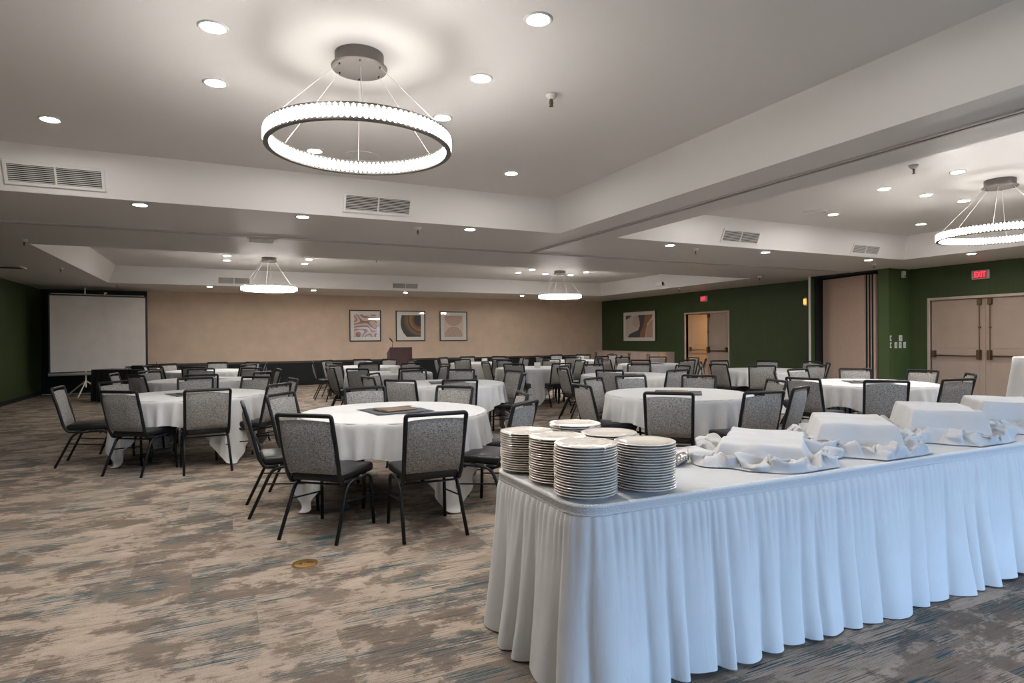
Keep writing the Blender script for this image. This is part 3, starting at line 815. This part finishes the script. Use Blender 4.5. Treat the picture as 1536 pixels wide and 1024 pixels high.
proto = thing('round_table', 'x', 'table', (0, 0, 0), 0, 'round banquet tables')
bm = BM(); lathe(bm, [(0, .735), (R_T - .025, .735), (R_T - .012, .740), (R_T - .012, .757), (0, .757)], 64); new('tabletop', bm, M['greyplastic'], proto)
for k in range(4):
    a = PI / 4 + k * PI / 2; c, s = math.cos(a), math.sin(a)
    bm = BM(); tube(bm, rounded([(.55 * c, .55 * s, .735), (.50 * c, .50 * s, .12), (.52 * c, .52 * s, 0)], .05), .016, 8); new('leg', bm, M['black_metal'], proto, smooth=True)
for s in (-1, 1):
    bm = BM(); tube(bm, [(s * .35, -.36, .3), (s * .35, .36, .3)], .011, 8); new('cross_bar', bm, M['black_metal'], proto)
remember(proto)

# name, centre, cloth turn, what lies on it, phrase for the labels
TB = [
 ('T1', (1.40, 5.50), -14, 'board', 'closest round table, beside the plate stacks'),
 ('T2', (-.36, 8.45), -2, 'board', 'front table in the row by the left wall'),
 ('T3', (-.36, 11.5), 8, 'card', 'second table in the row by the left wall'),
 ('T4', (-.36, 15.0), 20, None, 'last table in the row by the left wall'),
 ('T5', (3.00, 8.60), 30, 'board', 'table straight behind the closest round table'),
 ('T6', (2.90, 11.8), 15, 'box', 'third table back toward the lectern'),
 ('T7', (3.10, 15.0), 25, 'box', 'last table before the lectern'),
 ('T8', (6.30, 15.3), 15, 'box', 'far table below the arc print'),
 ('T9', (6.20, 12.0), 22, 'box', 'white-boxed table in the middle of the room'),
 ('T10', (9.40, 15.3), 5, 'box', 'far table before the pale cabinet'),
 ('T11', (6.45, 8.80), 20, 'board', 'table behind the one beyond the plates'),
 ('T12', (4.80, 5.60), 15, 'board', 'table beyond the buffet, between plates and linens'),
 ('T13', (9.50, 12.0), 12, 'board', 'table facing the open door'),
 ('T14', (9.60, 8.70), 18, None, 'table in front of the green wall and partition'),
 ('T15', (8.15, 5.55), 25, 'board', 'table closest to the closed exit doors'),
]
CH = {
 'T1': [(-130, 1.42), (-93, 1.44), (-178, 1.28), (139, 1.21), (91, 1.14), (41, 1.14), (-16, 1.20), (-54, 1.36)],
 'T2': [(175, 1.41), (-122, 1.21), (-81, 1.25), (-41, 1.23), (7, 1.19), (50, 1.18), (92, 1.15), (138, 1.28)],
 'T3': [(-140, 1.15), (173, 1.31), (137, 1.18), (-88, 1.13), (-42, 1.2), (3, 1.22), (48, 1.2), (92, 1.15)],
 'T5': [(-134, 1.45), (-103, 1.42), (-30, 1.15), (12, 1.24), (60, 1.2), (100, 1.17), (142, 1.2), (-172, 1.25)],
 'T12': [(-134, 1.55), (-99, 1.50), (-68, 1.38), (-22, 1.2), (36, 1.22), (82, 1.16), (118, 1.13), (176, 1.27)],
 'T15': [(-140, 1.72), (-105, 1.42), (-47, 1.20), (-2, 1.2), (42, 1.17), (90, 1.15), (133, 1.2), (-169, 1.72)],
}
SIDES = ['near', 'near right', 'right', 'far right', 'far', 'far left', 'left', 'near left']

def make_chair():
    t = thing('banquet_chair', 'x', 'chair', (0, 0, 0))
    # seat cushion, front toward +Y
    bm = BM(); vs = box(bm, (-.225, -.215, .405), (.225, .235, .478), bevel=.028, seg=3)
    for v in vs:
        if v.co.z > .45: v.co.z += .012 * (1 - (v.co.x / .225) ** 2) * (1 - ((v.co.y - .01) / .225) ** 2)
        v.co.x *= 1 - .10 * max(0, (-v.co.y) / .215)
    new('seat', bm, M['vinyl'], t, smooth=True)
    def back(y, z): return y
    # back frame
    side = lambda s: [(s * .205, -.09, .395), (s * .210, -.195, .400), (s * .213, -.235, .47), (s * .216, -.285, .68), (s * .220, -.345, .895)]
    pts = rounded(side(-1) + side(1)[::-1], .020, 3)
    bm = BM(); tube(bm, pts, .0158, 8); new('back_frame', bm, M['black_metal'], t, smooth=True)
    # padded backrest
    bm = BM(); n = 9; W = .203
    def pad(sgn):
        rows = []
        for i in range(n):
            u = i / (n - 1); z = .468 + u * (.852 - .468); y = -.233 - .098 * u - .012 * math.sin(u * PI)
            th = .024 * (1 - (2 * u - 1) ** 8) + .004
            row = []
            for j in range(n):
                w = 2 * j / (n - 1) - 1
                b = th * (1 - abs(w) ** 7 * .85)
                row.append(bm.verts.new((w * W * (1 - .012 * (1 - u)), y + sgn * b, z + (.010 * (1 - w * w) if i == n - 1 else 0))))
            rows.append(row)
        for A, B in zip(rows, rows[1:]):
            for j in range(n - 1): bm.faces.new((A[j], A[j + 1], B[j + 1], B[j]))
        return rows
    A = pad(1); B = pad(-1)
    def rim(R): return [R[0][j] for j in range(n)] + [R[i][n - 1] for i in range(1, n)] + [R[n - 1][j] for j in range(n - 2, -1, -1)] + [R[i][0] for i in range(n - 2, 0, -1)]
    ra, rb = rim(A), rim(B)
    for i in range(len(ra)): bm.faces.new((ra[i], ra[(i + 1) % len(ra)], rb[(i + 1) % len(ra)], rb[i]))
    new('backrest', bm, M['fabric'], t, smooth=True, auto=60)
    for s in (-1, 1):
        bm = BM(); tube(bm, rounded([(s * .228, .215, 0), (s * .215, .195, .392), (s * .212, .02, .392)], .075, 6), .0135, 8); lg = new('leg', bm, M['black_metal'], t, smooth=True)
        bm = BM(); lathe(bm, [(0, 0), (.010, 0), (.010, .006), (0, .006)], 10, mtx=Matrix.Translation((s * .227, .229, .075)) @ Matrix.Rotation(-PI / 2, 4, 'X')); new('ganging_clip', bm, M['greyplastic'], lg)
        bm = BM(); tube(bm, rounded([(s * .232, -.315, 0), (s * .213, -.135, .385), (s * .212, .02, .392)], .075, 6), .0135, 8); new('leg', bm, M['black_metal'], t, smooth=True)
        bm = BM(); tube(bm, [(s * .219, .205, .225), (s * .219, -.19, .265)], .0065, 6); new('stretcher', bm, M['black_metal'], t)
    for yy in (.12, -.13):
        bm = BM(); tube(bm, [(-.214, yy, .372), (.214, yy, .372)], .008, 6); new('cross_bar', bm, M['black_metal'], t)
    remember(t)
    return t
chair0 = make_chair()
used = [False]
def place_chair(x, y, rz, label):
    if not used[0]:
        used[0] = True; chair0.location = (x, y, 0); chair0.rotation_euler = (0, 0, rz); chair0['label'] = label; chair0['group'] = 'banquet chairs around the round tables'
        return chair0
    return dup(chair0, (x, y, 0), rz, label, 'banquet chairs around the round tables')

def napkin_board(c, rz, phrase):
    t = tag(grid_obj('napkin', np.array([[[(i - .5) * 2 * .27 + .012 * math.sin(3 * j), (j - .5) * 2 * .27, .0025 + .002 * math.sin(9 * i + 5 * j)] for j in np.linspace(0, 1, 9)] for i in np.linspace(0, 1, 9)]), M['slate'], sub=0, thick=.0015),
            'charcoal cloth square laid on the ' + phrase, 'napkin', 'charcoal squares on the tables')
    t.location = (c[0], c[1], H_T + .0045); t.rotation_euler = (0, 0, rz)
    b = thing('menu_board', 'brown clip board lying on the ' + phrase, 'board', (c[0], c[1], H_T + .0125), rz + .1, 'brown boards on the tables')
    bm = BM(); box(bm, (-.16, -.13, 0), (.16, .13, .008), bevel=.002); new('board', bm, M['board'], b)
    bm = BM(); box(bm, (-.15, -.12, .008), (-.135, .12, .011)); new('clip_edge', bm, M['darkmetal'], b)
    p = thing('pen', 'white pen lying on the ' + phrase, 'pen', (c[0] + .215 * math.cos(rz), c[1] + .215 * math.sin(rz), H_T + .0125), rz + .25, 'white pens on the tables')
    bm = BM(); tube(bm, [(0, -.07, .005), (0, .07, .005)], .006, 8); new('barrel', bm, M['white_plastic'], p)
    bm = BM(); tube(bm, [(0, .07, .005), (0, .082, .005)], [.005, .002], 8); new('tip', bm, M['greyplastic'], p)
def caddy(c, rz, phrase):
    t = thing('tent_card', 'small white folded box card standing on the ' + phrase, 'table card', (c[0], c[1], H_T + .004), rz, 'white cards on the tables')
    bm = BM(); box(bm, (-.065, -.045, 0), (.065, .045, .11), bevel=.003); new('card_body', bm, M['paper'], t)
    bm = BM(); box(bm, (-.055, -.047, .015), (.055, -.044, .06)); new('card_face', bm, M['white_plastic'], t)

first = True
for idx, (key, c, turn, item, phrase) in enumerate(TB):
    rnd = random.Random(key)
    base = rnd.uniform(-6, 6)
    lst = CH.get(key) or [(base + 45 * k + rnd.uniform(-5, 5) - 135, 1.20 + rnd.uniform(-.06, .12)) for k in range(8)]
    # the hanging corners of the cloth fall between the chairs
    def clear(tn): return min(abs((a - (45 + tn + 90 * q) + 180) % 360 - 180) for a, r in lst for q in range(4))
    turn = max((turn + x for x in range(-24, 25, 2)), key=lambda tn: clear(tn) - .12 * abs(tn - turn))
    lab = 'round table under white cloth, the ' + phrase
    if first:
        proto['label'] = lab; proto.location = (*c, 0); first = False
    else: dup(proto, (*c, 0), math.radians(turn), lab)
    src = cloths[idx % 2]
    if idx < 2: cl = src
    else: cl = src.copy(); COL.objects.link(cl)
    cl.location = (*c, .002); cl.rotation_euler = (0, 0, math.radians(turn + (90 * (idx // 2 % 4))))
    tag(cl, 'white square cloth draped over the ' + phrase, 'tablecloth', 'white cloths on the round tables')
    view = math.degrees(math.atan2(-c[1], -c[0]))       # from the table toward the viewer
    slots = {}
    for a, r in lst:
        rel = (a - view) % 360
        slots.setdefault(int(round(rel / 45)) % 8, []).append((a, r))
    # resolve doubles: spread in order
    order = sorted(((a - view) % 360, a, r) for a, r in lst)
    best = min(range(8), key=lambda k: sum(min(abs(o[0] - 45 * (i + k)) % 360, 360 - abs(o[0] - 45 * (i + k)) % 360) for i, o in enumerate(order)))
    for i, (rel, a, r) in enumerate(order):
        side = SIDES[(i + best) % 8]
        th = math.radians(a); ro = r - .345
        x, y = c[0] + ro * math.cos(th), c[1] + ro * math.sin(th)
        rz = th + PI / 2 + rnd.uniform(-.06, .06)
        place_chair(x, y, rz, 'grey chair, %s side of the %s' % (side, phrase))
    if item == 'board': napkin_board(c, math.radians(turn + 35), phrase)
    elif item == 'card': napkin_board(c, math.radians(40), phrase)
    elif item == 'box': caddy((c[0] + .1, c[1]), rnd.uniform(-.6, .2), phrase)

# ------------------------------------------------------------------ buffet
BX0, BX1, BY0, BY1 = 1.23, 6.05, 2.0, 2.83
ZB = .76
def outline(off=0., rc=.11, n=8):
    x0, x1, y0, y1 = BX0 - off, BX1 + off, BY0 - off, BY1 + off; rc = rc + off; out = []
    for cx, cy, a0 in ((x0 + rc, y0 + rc, PI), (x1 - rc, y0 + rc, 1.5 * PI), (x1 - rc, y1 - rc, 0), (x0 + rc, y1 - rc, .5 * PI)):
        for k in range(n + 1):
            a = a0 + k * PI / 2 / n; out.append((cx + rc * math.cos(a), cy + rc * math.sin(a)))
    return out
t = thing('buffet_table', 'long buffet table hidden under white cloth and pleated skirt', 'table', (0, 0, 0))
bm = BM(); o1 = outline(-.02)
top = [bm.verts.new((x, y, ZB - .012)) for x, y in o1]; bot = [bm.verts.new((x, y, ZB - .04)) for x, y in o1]
bm.faces.new(top); bm.faces.new(bot[::-1])
for i in range(len(top)): bm.faces.new((top[i], bot[i], bot[(i + 1) % len(top)], top[(i + 1) % len(top)]))
new('tabletop', bm, M['greyplastic'], t)
for x in (BX0 + .25, 2.8, 3.4, BX1 - .25):
    for y in (BY0 + .12, BY1 - .12):
        bm = BM(); tube(bm, [(x, y, ZB - .04), (x, y, 0)], .016, 8); new('leg', bm, M['black_metal'], t)
# flat cloth on top
nx, ny = 160, 30
def top_z(x, y):
    return ZB + .0012 * math.sin(x * 3 + y * 2) * math.sin(y * 9) + .0012 * math.sin(x * 13 + 4 * y)
bm = BM(); ol = outline(0, n=10)
import itertools
V = [[None] * (ny + 1) for _ in range(nx + 1)]
for i in range(nx + 1):
    for j in range(ny + 1):
        x = BX0 + (BX1 - BX0) * i / nx; y = BY0 + (BY1 - BY0) * j / ny
        rc = .11
        cx = min(max(x, BX0 + rc), BX1 - rc); cy = min(max(y, BY0 + rc), BY1 - rc)
        d = math.hypot(x - cx, y - cy)
        if d > rc: x, y = cx + (x - cx) * rc / d, cy + (y - cy) * rc / d
        V[i][j] = bm.verts.new((x, y, top_z(x, y)))
for i in range(nx):
    for j in range(ny): bm.faces.new((V[i][j], V[i + 1][j], V[i + 1][j + 1], V[i][j + 1]))
o = new('buffet_tablecloth', bm, M['linen'], smooth=True)
tag(o, 'flat white cloth covering the long buffet table top', 'tablecloth')

# pleated skirt
sk = thing('table_skirt', 'white pleated skirt hanging to the carpet around the buffet table', 'table skirt', (0, 0, 0))
def arc_path(step):
    ol = outline(0, n=10); per = ol; L = [math.dist(per[i], per[(i + 1) % len(per)]) for i in range(len(per))]
    tot = sum(L); n = int(tot / step); out = []
    acc = [0]
    for l in L: acc.append(acc[-1] + l)
    i = 0
    for k in range(n):
        s = tot * k / n
        while acc[i + 1] < s: i += 1
        a, b = per[i], per[(i + 1) % len(per)]; f = (s - acc[i]) / max(L[i], 1e-9)
        out.append((a[0] + (b[0] - a[0]) * f, a[1] + (b[1] - a[1]) * f, s))
    m = len(out); res = []
    for k, (x, y, s) in enumerate(out):
        p, q = out[k - 2], out[(k + 2) % m]; dx, dy = q[0] - p[0], q[1] - p[1]; l = math.hypot(dx, dy)
        res.append((x, y, dy / l, -dx / l, s))
    return res, tot
path, tot = arc_path(.0075)
rk = random.Random(4)
# irregular folds: boundaries along the run
folds = [0.]
while folds[-1] < tot - .30: folds.append(folds[-1] + rk.choice((.09, .12, .15, .17, .20, .25)) * rk.uniform(.85, 1.15))
folds.append(tot)
amps = [rk.uniform(.6, 1.15) for _ in folds]; skew = [rk.uniform(.30, .82) for _ in folds]
small = [0.]
while small[-1] < tot - .05: small.append(small[-1] + rk.uniform(.028, .062))
small.append(tot)
def lobe(s, b, sk_=None, am=None):
    import bisect
    i = min(bisect.bisect_right(b, s) - 1, len(b) - 2); u = (s - b[i]) / (b[i + 1] - b[i])
    k = sk_[i] if sk_ else .5
    u = u * .5 / k if u < k else .5 + (u - k) * .5 / (1 - k)
    return (abs(math.sin(PI * u)) ** (.62 if am else .9)) * (am[i] if am else 1.), i
bm = BM(); rows = []
nz = 22; ZH = ZB - .042
for r in range(nz + 1):
    f = r / nz; z = ZH + (.012 - ZH) * f; row = []
    for x, y, ax, ay, s in path:
        big, i = lobe(s + .012 * math.sin(3 * f + s * 5) * f, folds, skew, amps); sm, _ = lobe(s, small)
        g = f ** .75
        off = .004 + .022 * f ** .8 + .078 * big * g * (.6 + .4 * f) + .013 * sm * (1 - f) ** 4 * min(1, f * 12 + .25) + .004 * math.sin(s * 31 + f * 4) * f
        zz = z + (0.012 * math.sin(s * 2.3) * f if r == nz else 0)
        row.append(bm.verts.new((x + ax * off, y + ay * off, max(zz, .006))))
    rows.append(row)
m = len(path)
for A, B in zip(rows, rows[1:]):
    for k in range(m): bm.faces.new((A[k], A[(k + 1) % m], B[(k + 1) % m], B[k]))
new('pleats', bm, M['skirt'], sk, smooth=True)
# shirred header band
hb = mat('shirred_header', (.74, .745, .75), .8, spec=.2); tt = NT(hb)
wv = tt.noise(tt.mapping((90, 90, 160)), 1.5, 2, .6); tt.bump(wv, .8, .006)
bm = BM(); rows = []
for z, of in ((ZB + .0025, -.012), (ZB + .0035, .0), (ZB - .002, .008), (ZB - .012, .0095), (ZB - .014, .007), (ZB - .024, .0095), (ZB - .026, .007), (ZB - .038, .0095), (ZB - .043, .009), (ZB - .046, .001)):
    rows.append([bm.verts.new((x + ax * (of + (.0012 * math.sin(s * 420) + .003 * math.sin(s * 2.1) if of > .002 else 0)), y + ay * (of + (.0012 * math.sin(s * 420) if of > .002 else 0)), z + .003 * math.sin(s * 3.1 + 1) * (0 if z > ZB else 1))) for x, y, ax, ay, s in path])
for A, B in zip(rows, rows[1:]):
    for k in range(m): bm.faces.new((A[k], A[(k + 1) % m], B[(k + 1) % m], B[k]))
new('shirred_header', bm, hb, sk, smooth=True)

# ------------------------------------------------------------------ plates
bm = BM()
prof = [(0, .004), (.060, .004), (.064, 0), (.076, 0), (.079, .004), (.100, .0115), (.125, .0158), (.1314, .0168), (.1328, .0187), (.1314, .0206), (.128, .0214), (.102, .0165), (.086, .0115), (.070, .0085), (0, .008)]
lathe(bm, prof, 48)
plate0 = new('dinner_plate', bm, M['china'], smooth=True, auto=50)
STK = [((1.355, 2.155), 19, 'front corner stack'), ((1.375, 2.425), 18, 'middle stack at the table end'), ((1.355, 2.70), 17, 'rear stack at the table end'),
       ((1.645, 2.135), 18, 'front stack beside the metal rings'), ((1.645, 2.405), 18, 'second-row middle stack of plates'), ((1.625, 2.68), 19, 'second-row rear stack of plates')]
def nth(n): return {1: 'topmost', 2: 'second', 3: 'third'}.get(n, '%dth' % n)
usedp = False
for (x, y), n, ph in STK:
    for k in range(n):
        o = plate0 if not usedp else plate0.copy()
        if usedp: COL.objects.link(o)
        usedp = True
        o.location = (x + rk.uniform(-.002, .002), y + rk.uniform(-.002, .002), ZB + .0035 + k * .01105); o.rotation_euler = (rk.uniform(-.004, .004), rk.uniform(-.004, .004), rk.uniform(0, 6))
        tag(o, ('white dinner plate, topmost of the ' if k == n - 1 else 'white dinner plate, %s from the top of the ' % nth(n - k)) + ph, 'plate', 'dinner plates stacked on the buffet')

# polished metal rings
bm = BM()
pr = []
for i in range(25):
    a = 2 * PI * i / 24
    pr.append((.0245 + .0028 * math.cos(a), .0155 * math.sin(a)))
lathe(bm, pr, 20)
for v in bm.verts:
    a = math.atan2(v.co.y, v.co.x); s = 1 + .05 * math.cos(10 * a); v.co.x *= s; v.co.y *= s
ring0 = new('napkin_ring', bm, M['chrome'], smooth=True)
RG = [(2.065, 2.430, 'front one by the plates'), (2.095, 2.444, 'second of the front row'), (2.126, 2.459, 'third of the front row'), (2.157, 2.473, 'end one of the front row'), (2.065, 2.498, 'first of the back row'), (2.098, 2.513, 'second of the back row'), (2.130, 2.529, 'last of the back row')]
for i, (x, y, w) in enumerate(RG):
    o = ring0 if i == 0 else ring0.copy()
    if i: COL.objects.link(o)
    o.location = (x, y, ZB + .031); o.rotation_euler = (0, PI / 2, .43)
    tag(o, 'polished metal ring on the buffet cloth, ' + w, 'napkin ring', 'metal rings beside the plates')

# cloth-covered risers
def riser_cloth(w, d, h, L, seed, rot, yc):
    """a linen pulled over a box, its spare length pushed into rolls and creases round the foot"""
    rng = np.random.default_rng(seed); N = 150
    m = L
    X, Y = np.meshgrid(np.linspace(-w / 2 - m, w / 2 + m, N), np.linspace(-d / 2 - m, d / 2 + m, N), indexing='ij')
    def field(wl):
        kx = np.fft.fftfreq(N, (w + 2 * m) / (N - 1))[:, None]; ky = np.fft.fftfreq(N, (d + 2 * m) / (N - 1))[None]
        k = np.hypot(kx, ky); n = np.fft.ifft2(np.fft.fft2(rng.normal(size=(N, N))) * np.exp(-((k * wl - 1) / .55) ** 2)).real
        return n / n.std()
    def sm(a, b, t): t = np.clip((t - a) / (b - a), 0, 1); return t * t * (3 - 2 * t)
    qx, qy = np.abs(X) - w / 2, np.abs(Y) - d / 2
    o = np.hypot(np.maximum(qx, 0), np.maximum(qy, 0)) + np.minimum(np.maximum(qx, qy), 0)
    th = np.arctan2(Y / d, X / w)
    edge = m * (.80 + .10 * np.sin(3 * th + seed) + .07 * np.sin(7 * th + 2 * seed) + .04 * np.sin(13 * th))
    # the spare cloth stays on the table top
    ca, sa = math.cos(math.radians(rot)), math.sin(math.radians(rot))
    px, py = np.clip(X, -w / 2, w / 2), np.clip(Y, -d / 2, d / 2)
    ly = px * sa + py * ca + yc; ny = ((X - px) * sa + (Y - py) * ca) / np.maximum(np.hypot(X - px, Y - py), 1e-5)
    room = np.where(ny < -.02, (ly - BY0 - .02) / np.maximum(-ny, .02), np.where(ny > .02, (BY1 - .015 - ly) / np.maximum(ny, .02), 9.))
    edge = np.minimum(edge, np.maximum(room * (.93 + .05 * np.sin(9 * th + seed)), .03))
    fold = .010 * field(.30) * sm(-.05, .03, o)
    base = h * (1 - sm(-.022, .040 + .014 * np.sin(5 * th + seed), o)) + fold * (1 - sm(0, .06, o))
    env = sm(.012, .075, o) * (1 - sm(edge * .80, edge, o))
    r1 = 1 - np.abs(field(.24)) * .75; r2 = 1 - np.abs(field(.14)) * .8; r3 = 1 - np.abs(field(.07)) * .8
    roll = np.clip(.52 + .40 * r1 + .30 * r2 + .12 * r3, 0.06, 1.5)
    z = base + env * np.minimum(.075, h * .62) * roll
    z = np.where(o < 0, base + .0022 * field(.25), z)
    k = env * .020
    X = X + k * field(.12); Y = Y + k * field(.12)
    s = np.where(o > edge, edge / np.maximum(o, 1e-6), 1.)
    X = np.clip(X, -w / 2, w / 2) + (X - np.clip(X, -w / 2, w / 2)) * s; Y = np.clip(Y, -d / 2, d / 2) + (Y - np.clip(Y, -d / 2, d / 2)) * s
    z = np.maximum(z * np.where(o > edge, 0, 1), .003)
    return np.stack([X, Y, z], -1)
RS = [((2.70, 2.44), .60, .42, .100, 38, .20, 5, 'low riser under a white linen beside the plate stacks', 'bunched white linen draped over the low riser by the plates'),
      ((3.37, 2.40), .52, .40, .165, 44, .22, 8, 'second riser along the buffet under a white linen', 'rumpled white linen draped over the second riser along the buffet'),
      ((4.27, 2.43), .60, .40, .185, 42, .22, 21, 'third riser along the buffet under a white linen', 'rumpled white linen draped over the third riser along the buffet'),
      ((5.08, 2.43), .60, .40, .190, 40, .22, 33, 'riser at the far end of the buffet under linen', 'rumpled white linen draped over the endmost riser on the buffet')]
for (x, y), w, d, h, rot, L, seed, l1, l2 in RS:
    q = thing('display_riser', l1, 'riser', (x, y, ZB + .003), math.radians(rot))
    bm = BM(); box(bm, (-w / 2 + .03, -d / 2 + .03, h - .045), (w / 2 - .03, d / 2 - .03, h - .025), bevel=.006); new('top_board', bm, M['board'], q)
    for sx in (-1, 1):
        bm = BM(); box(bm, (sx * (w / 2 - .06) - .015, -d / 2 + .04, 0), (sx * (w / 2 - .06) + .015, d / 2 - .04, h - .045)); new('support', bm, M['board'], q)
    rc_ = riser_cloth(w, d, h, L, seed, rot, y)
    o = grid_obj('riser_linen', rc_, M['linen'], sub=0)
    o.location = (x, y, ZB + .003); o.rotation_euler = (0, 0, math.radians(rot)); tag(o, l2, 'linen')

# tall draped stand past the buffet
t = thing('cocktail_table', 'tall cocktail table under a white floor-length cloth before the closed doors', 'table', (7.52, 3.15, 0))
bm = BM(); lathe(bm, [(0, 1.16), (.33, 1.16), (.33, 1.185), (0, 1.185)], 40); new('tabletop', bm, M['greyplastic'], t)
bm = BM(); tube(bm, [(0, 0, 0), (0, 0, 1.16)], .03, 12); new('pole', bm, M['black_metal'], t)
bm = BM(); lathe(bm, [(0, .0), (.25, .0), (.25, .02), (0, .04)], 32); new('base', bm, M['black_metal'], t)
bm = BM(); rows = []; n = 120
for z, r, am in ((1.19, .001, 0), (1.19, .33, 0), (1.18, .34, .002), (1.1, .345, .008), (.8, .38, .02), (.4, .43, .035), (.02, .47, .045)):
    rows.append([bm.verts.new(((r + am * math.sin(9 * 2 * PI * k / n)) * math.cos(2 * PI * k / n), (r + am * math.sin(9 * 2 * PI * k / n)) * math.sin(2 * PI * k / n), z)) for k in range(n)])
for A, B in zip(rows, rows[1:]):
    for k in range(n): bm.faces.new((A[k], A[(k + 1) % n], B[(k + 1) % n], B[k]))
bm.faces.new(rows[0])
o = new('cocktail_tablecloth', bm, M['linen'], smooth=True); o.location = (7.52, 3.15, 0)
tag(o, 'white floor-length cloth hanging from the tall cocktail table', 'tablecloth')

# brass floor box
t = thing('floor_outlet', 'round brass floor outlet cover set in the carpet', 'outlet', (.44, 4.03, 0))
bm = BM(); lathe(bm, [(0, .006), (.058, .006), (.061, .004), (.070, .007), (.078, .005), (.080, 0), (0, 0)], 40); new('cover', bm, M['brass'], t, smooth=True, auto=40)
for s in (-1, 1):
    bm = BM(); lathe(bm, [(0, .010), (.007, .009), (.009, .006)], 10, (s * .025, 0, 0)); new('screw', bm, M['bronze'], t)

# ------------------------------------------------------------------ world, camera, render look
W = bpy.data.worlds.new('World'); S.world = W; W.use_nodes = True
wt = W.node_tree; bg = wt.nodes['Background']; bg.inputs[1].default_value = 12.0
gc = wt.nodes.new('ShaderNodeTexCoord'); gs = wt.nodes.new('ShaderNodeSeparateXYZ'); gr = wt.nodes.new('ShaderNodeValToRGB')
wt.links.new(gc.outputs['Generated'], gs.inputs[0]); wt.links.new(gs.outputs[2], gr.inputs[0]); wt.links.new(gr.outputs[0], bg.inputs[0])
e = gr.color_ramp.elements; e[0].position = .0; e[0].color = (.035, .04, .04, 1); e[1].position = .06; e[1].color = (.40, .645, 1.0, 1)

cam = bpy.data.cameras.new('Camera'); co = bpy.data.objects.new('Camera', cam); COL.objects.link(co)
cam.sensor_width = 36; cam.lens = 907.51 / 1536 * 36; cam.clip_start = .05; cam.clip_end = 100
yaw, pitch, roll = .44183, -.00518, -.00778
F = Vector((math.sin(yaw) * math.cos(pitch), math.cos(yaw) * math.cos(pitch), math.sin(pitch)))
Rr = Vector((math.cos(yaw), -math.sin(yaw), 0)); U = Rr.cross(F)
R2 = Rr * math.cos(roll) + U * math.sin(roll); U2 = U * math.cos(roll) - Rr * math.sin(roll)
mt = Matrix(((R2.x, U2.x, -F.x, 0), (R2.y, U2.y, -F.y, 0), (R2.z, U2.z, -F.z, 1.42), (0, 0, 0, 1)))
co.matrix_world = mt
S.camera = co
S.view_settings.view_transform = 'Standard'; S.view_settings.look = 'None'; S.view_settings.gamma = 1; S.view_settings.use_curve_mapping = False
S.view_settings.exposure = 0.08
S.cycles.use_denoising = True; S.cycles.sample_clamp_indirect = 4.; S.cycles.sample_clamp_direct = 0; S.cycles.max_bounces = 8; S.cycles.diffuse_bounces = 5; S.cycles.glossy_bounces = 3
S.cycles.caustics_reflective = False; S.cycles.caustics_refractive = False
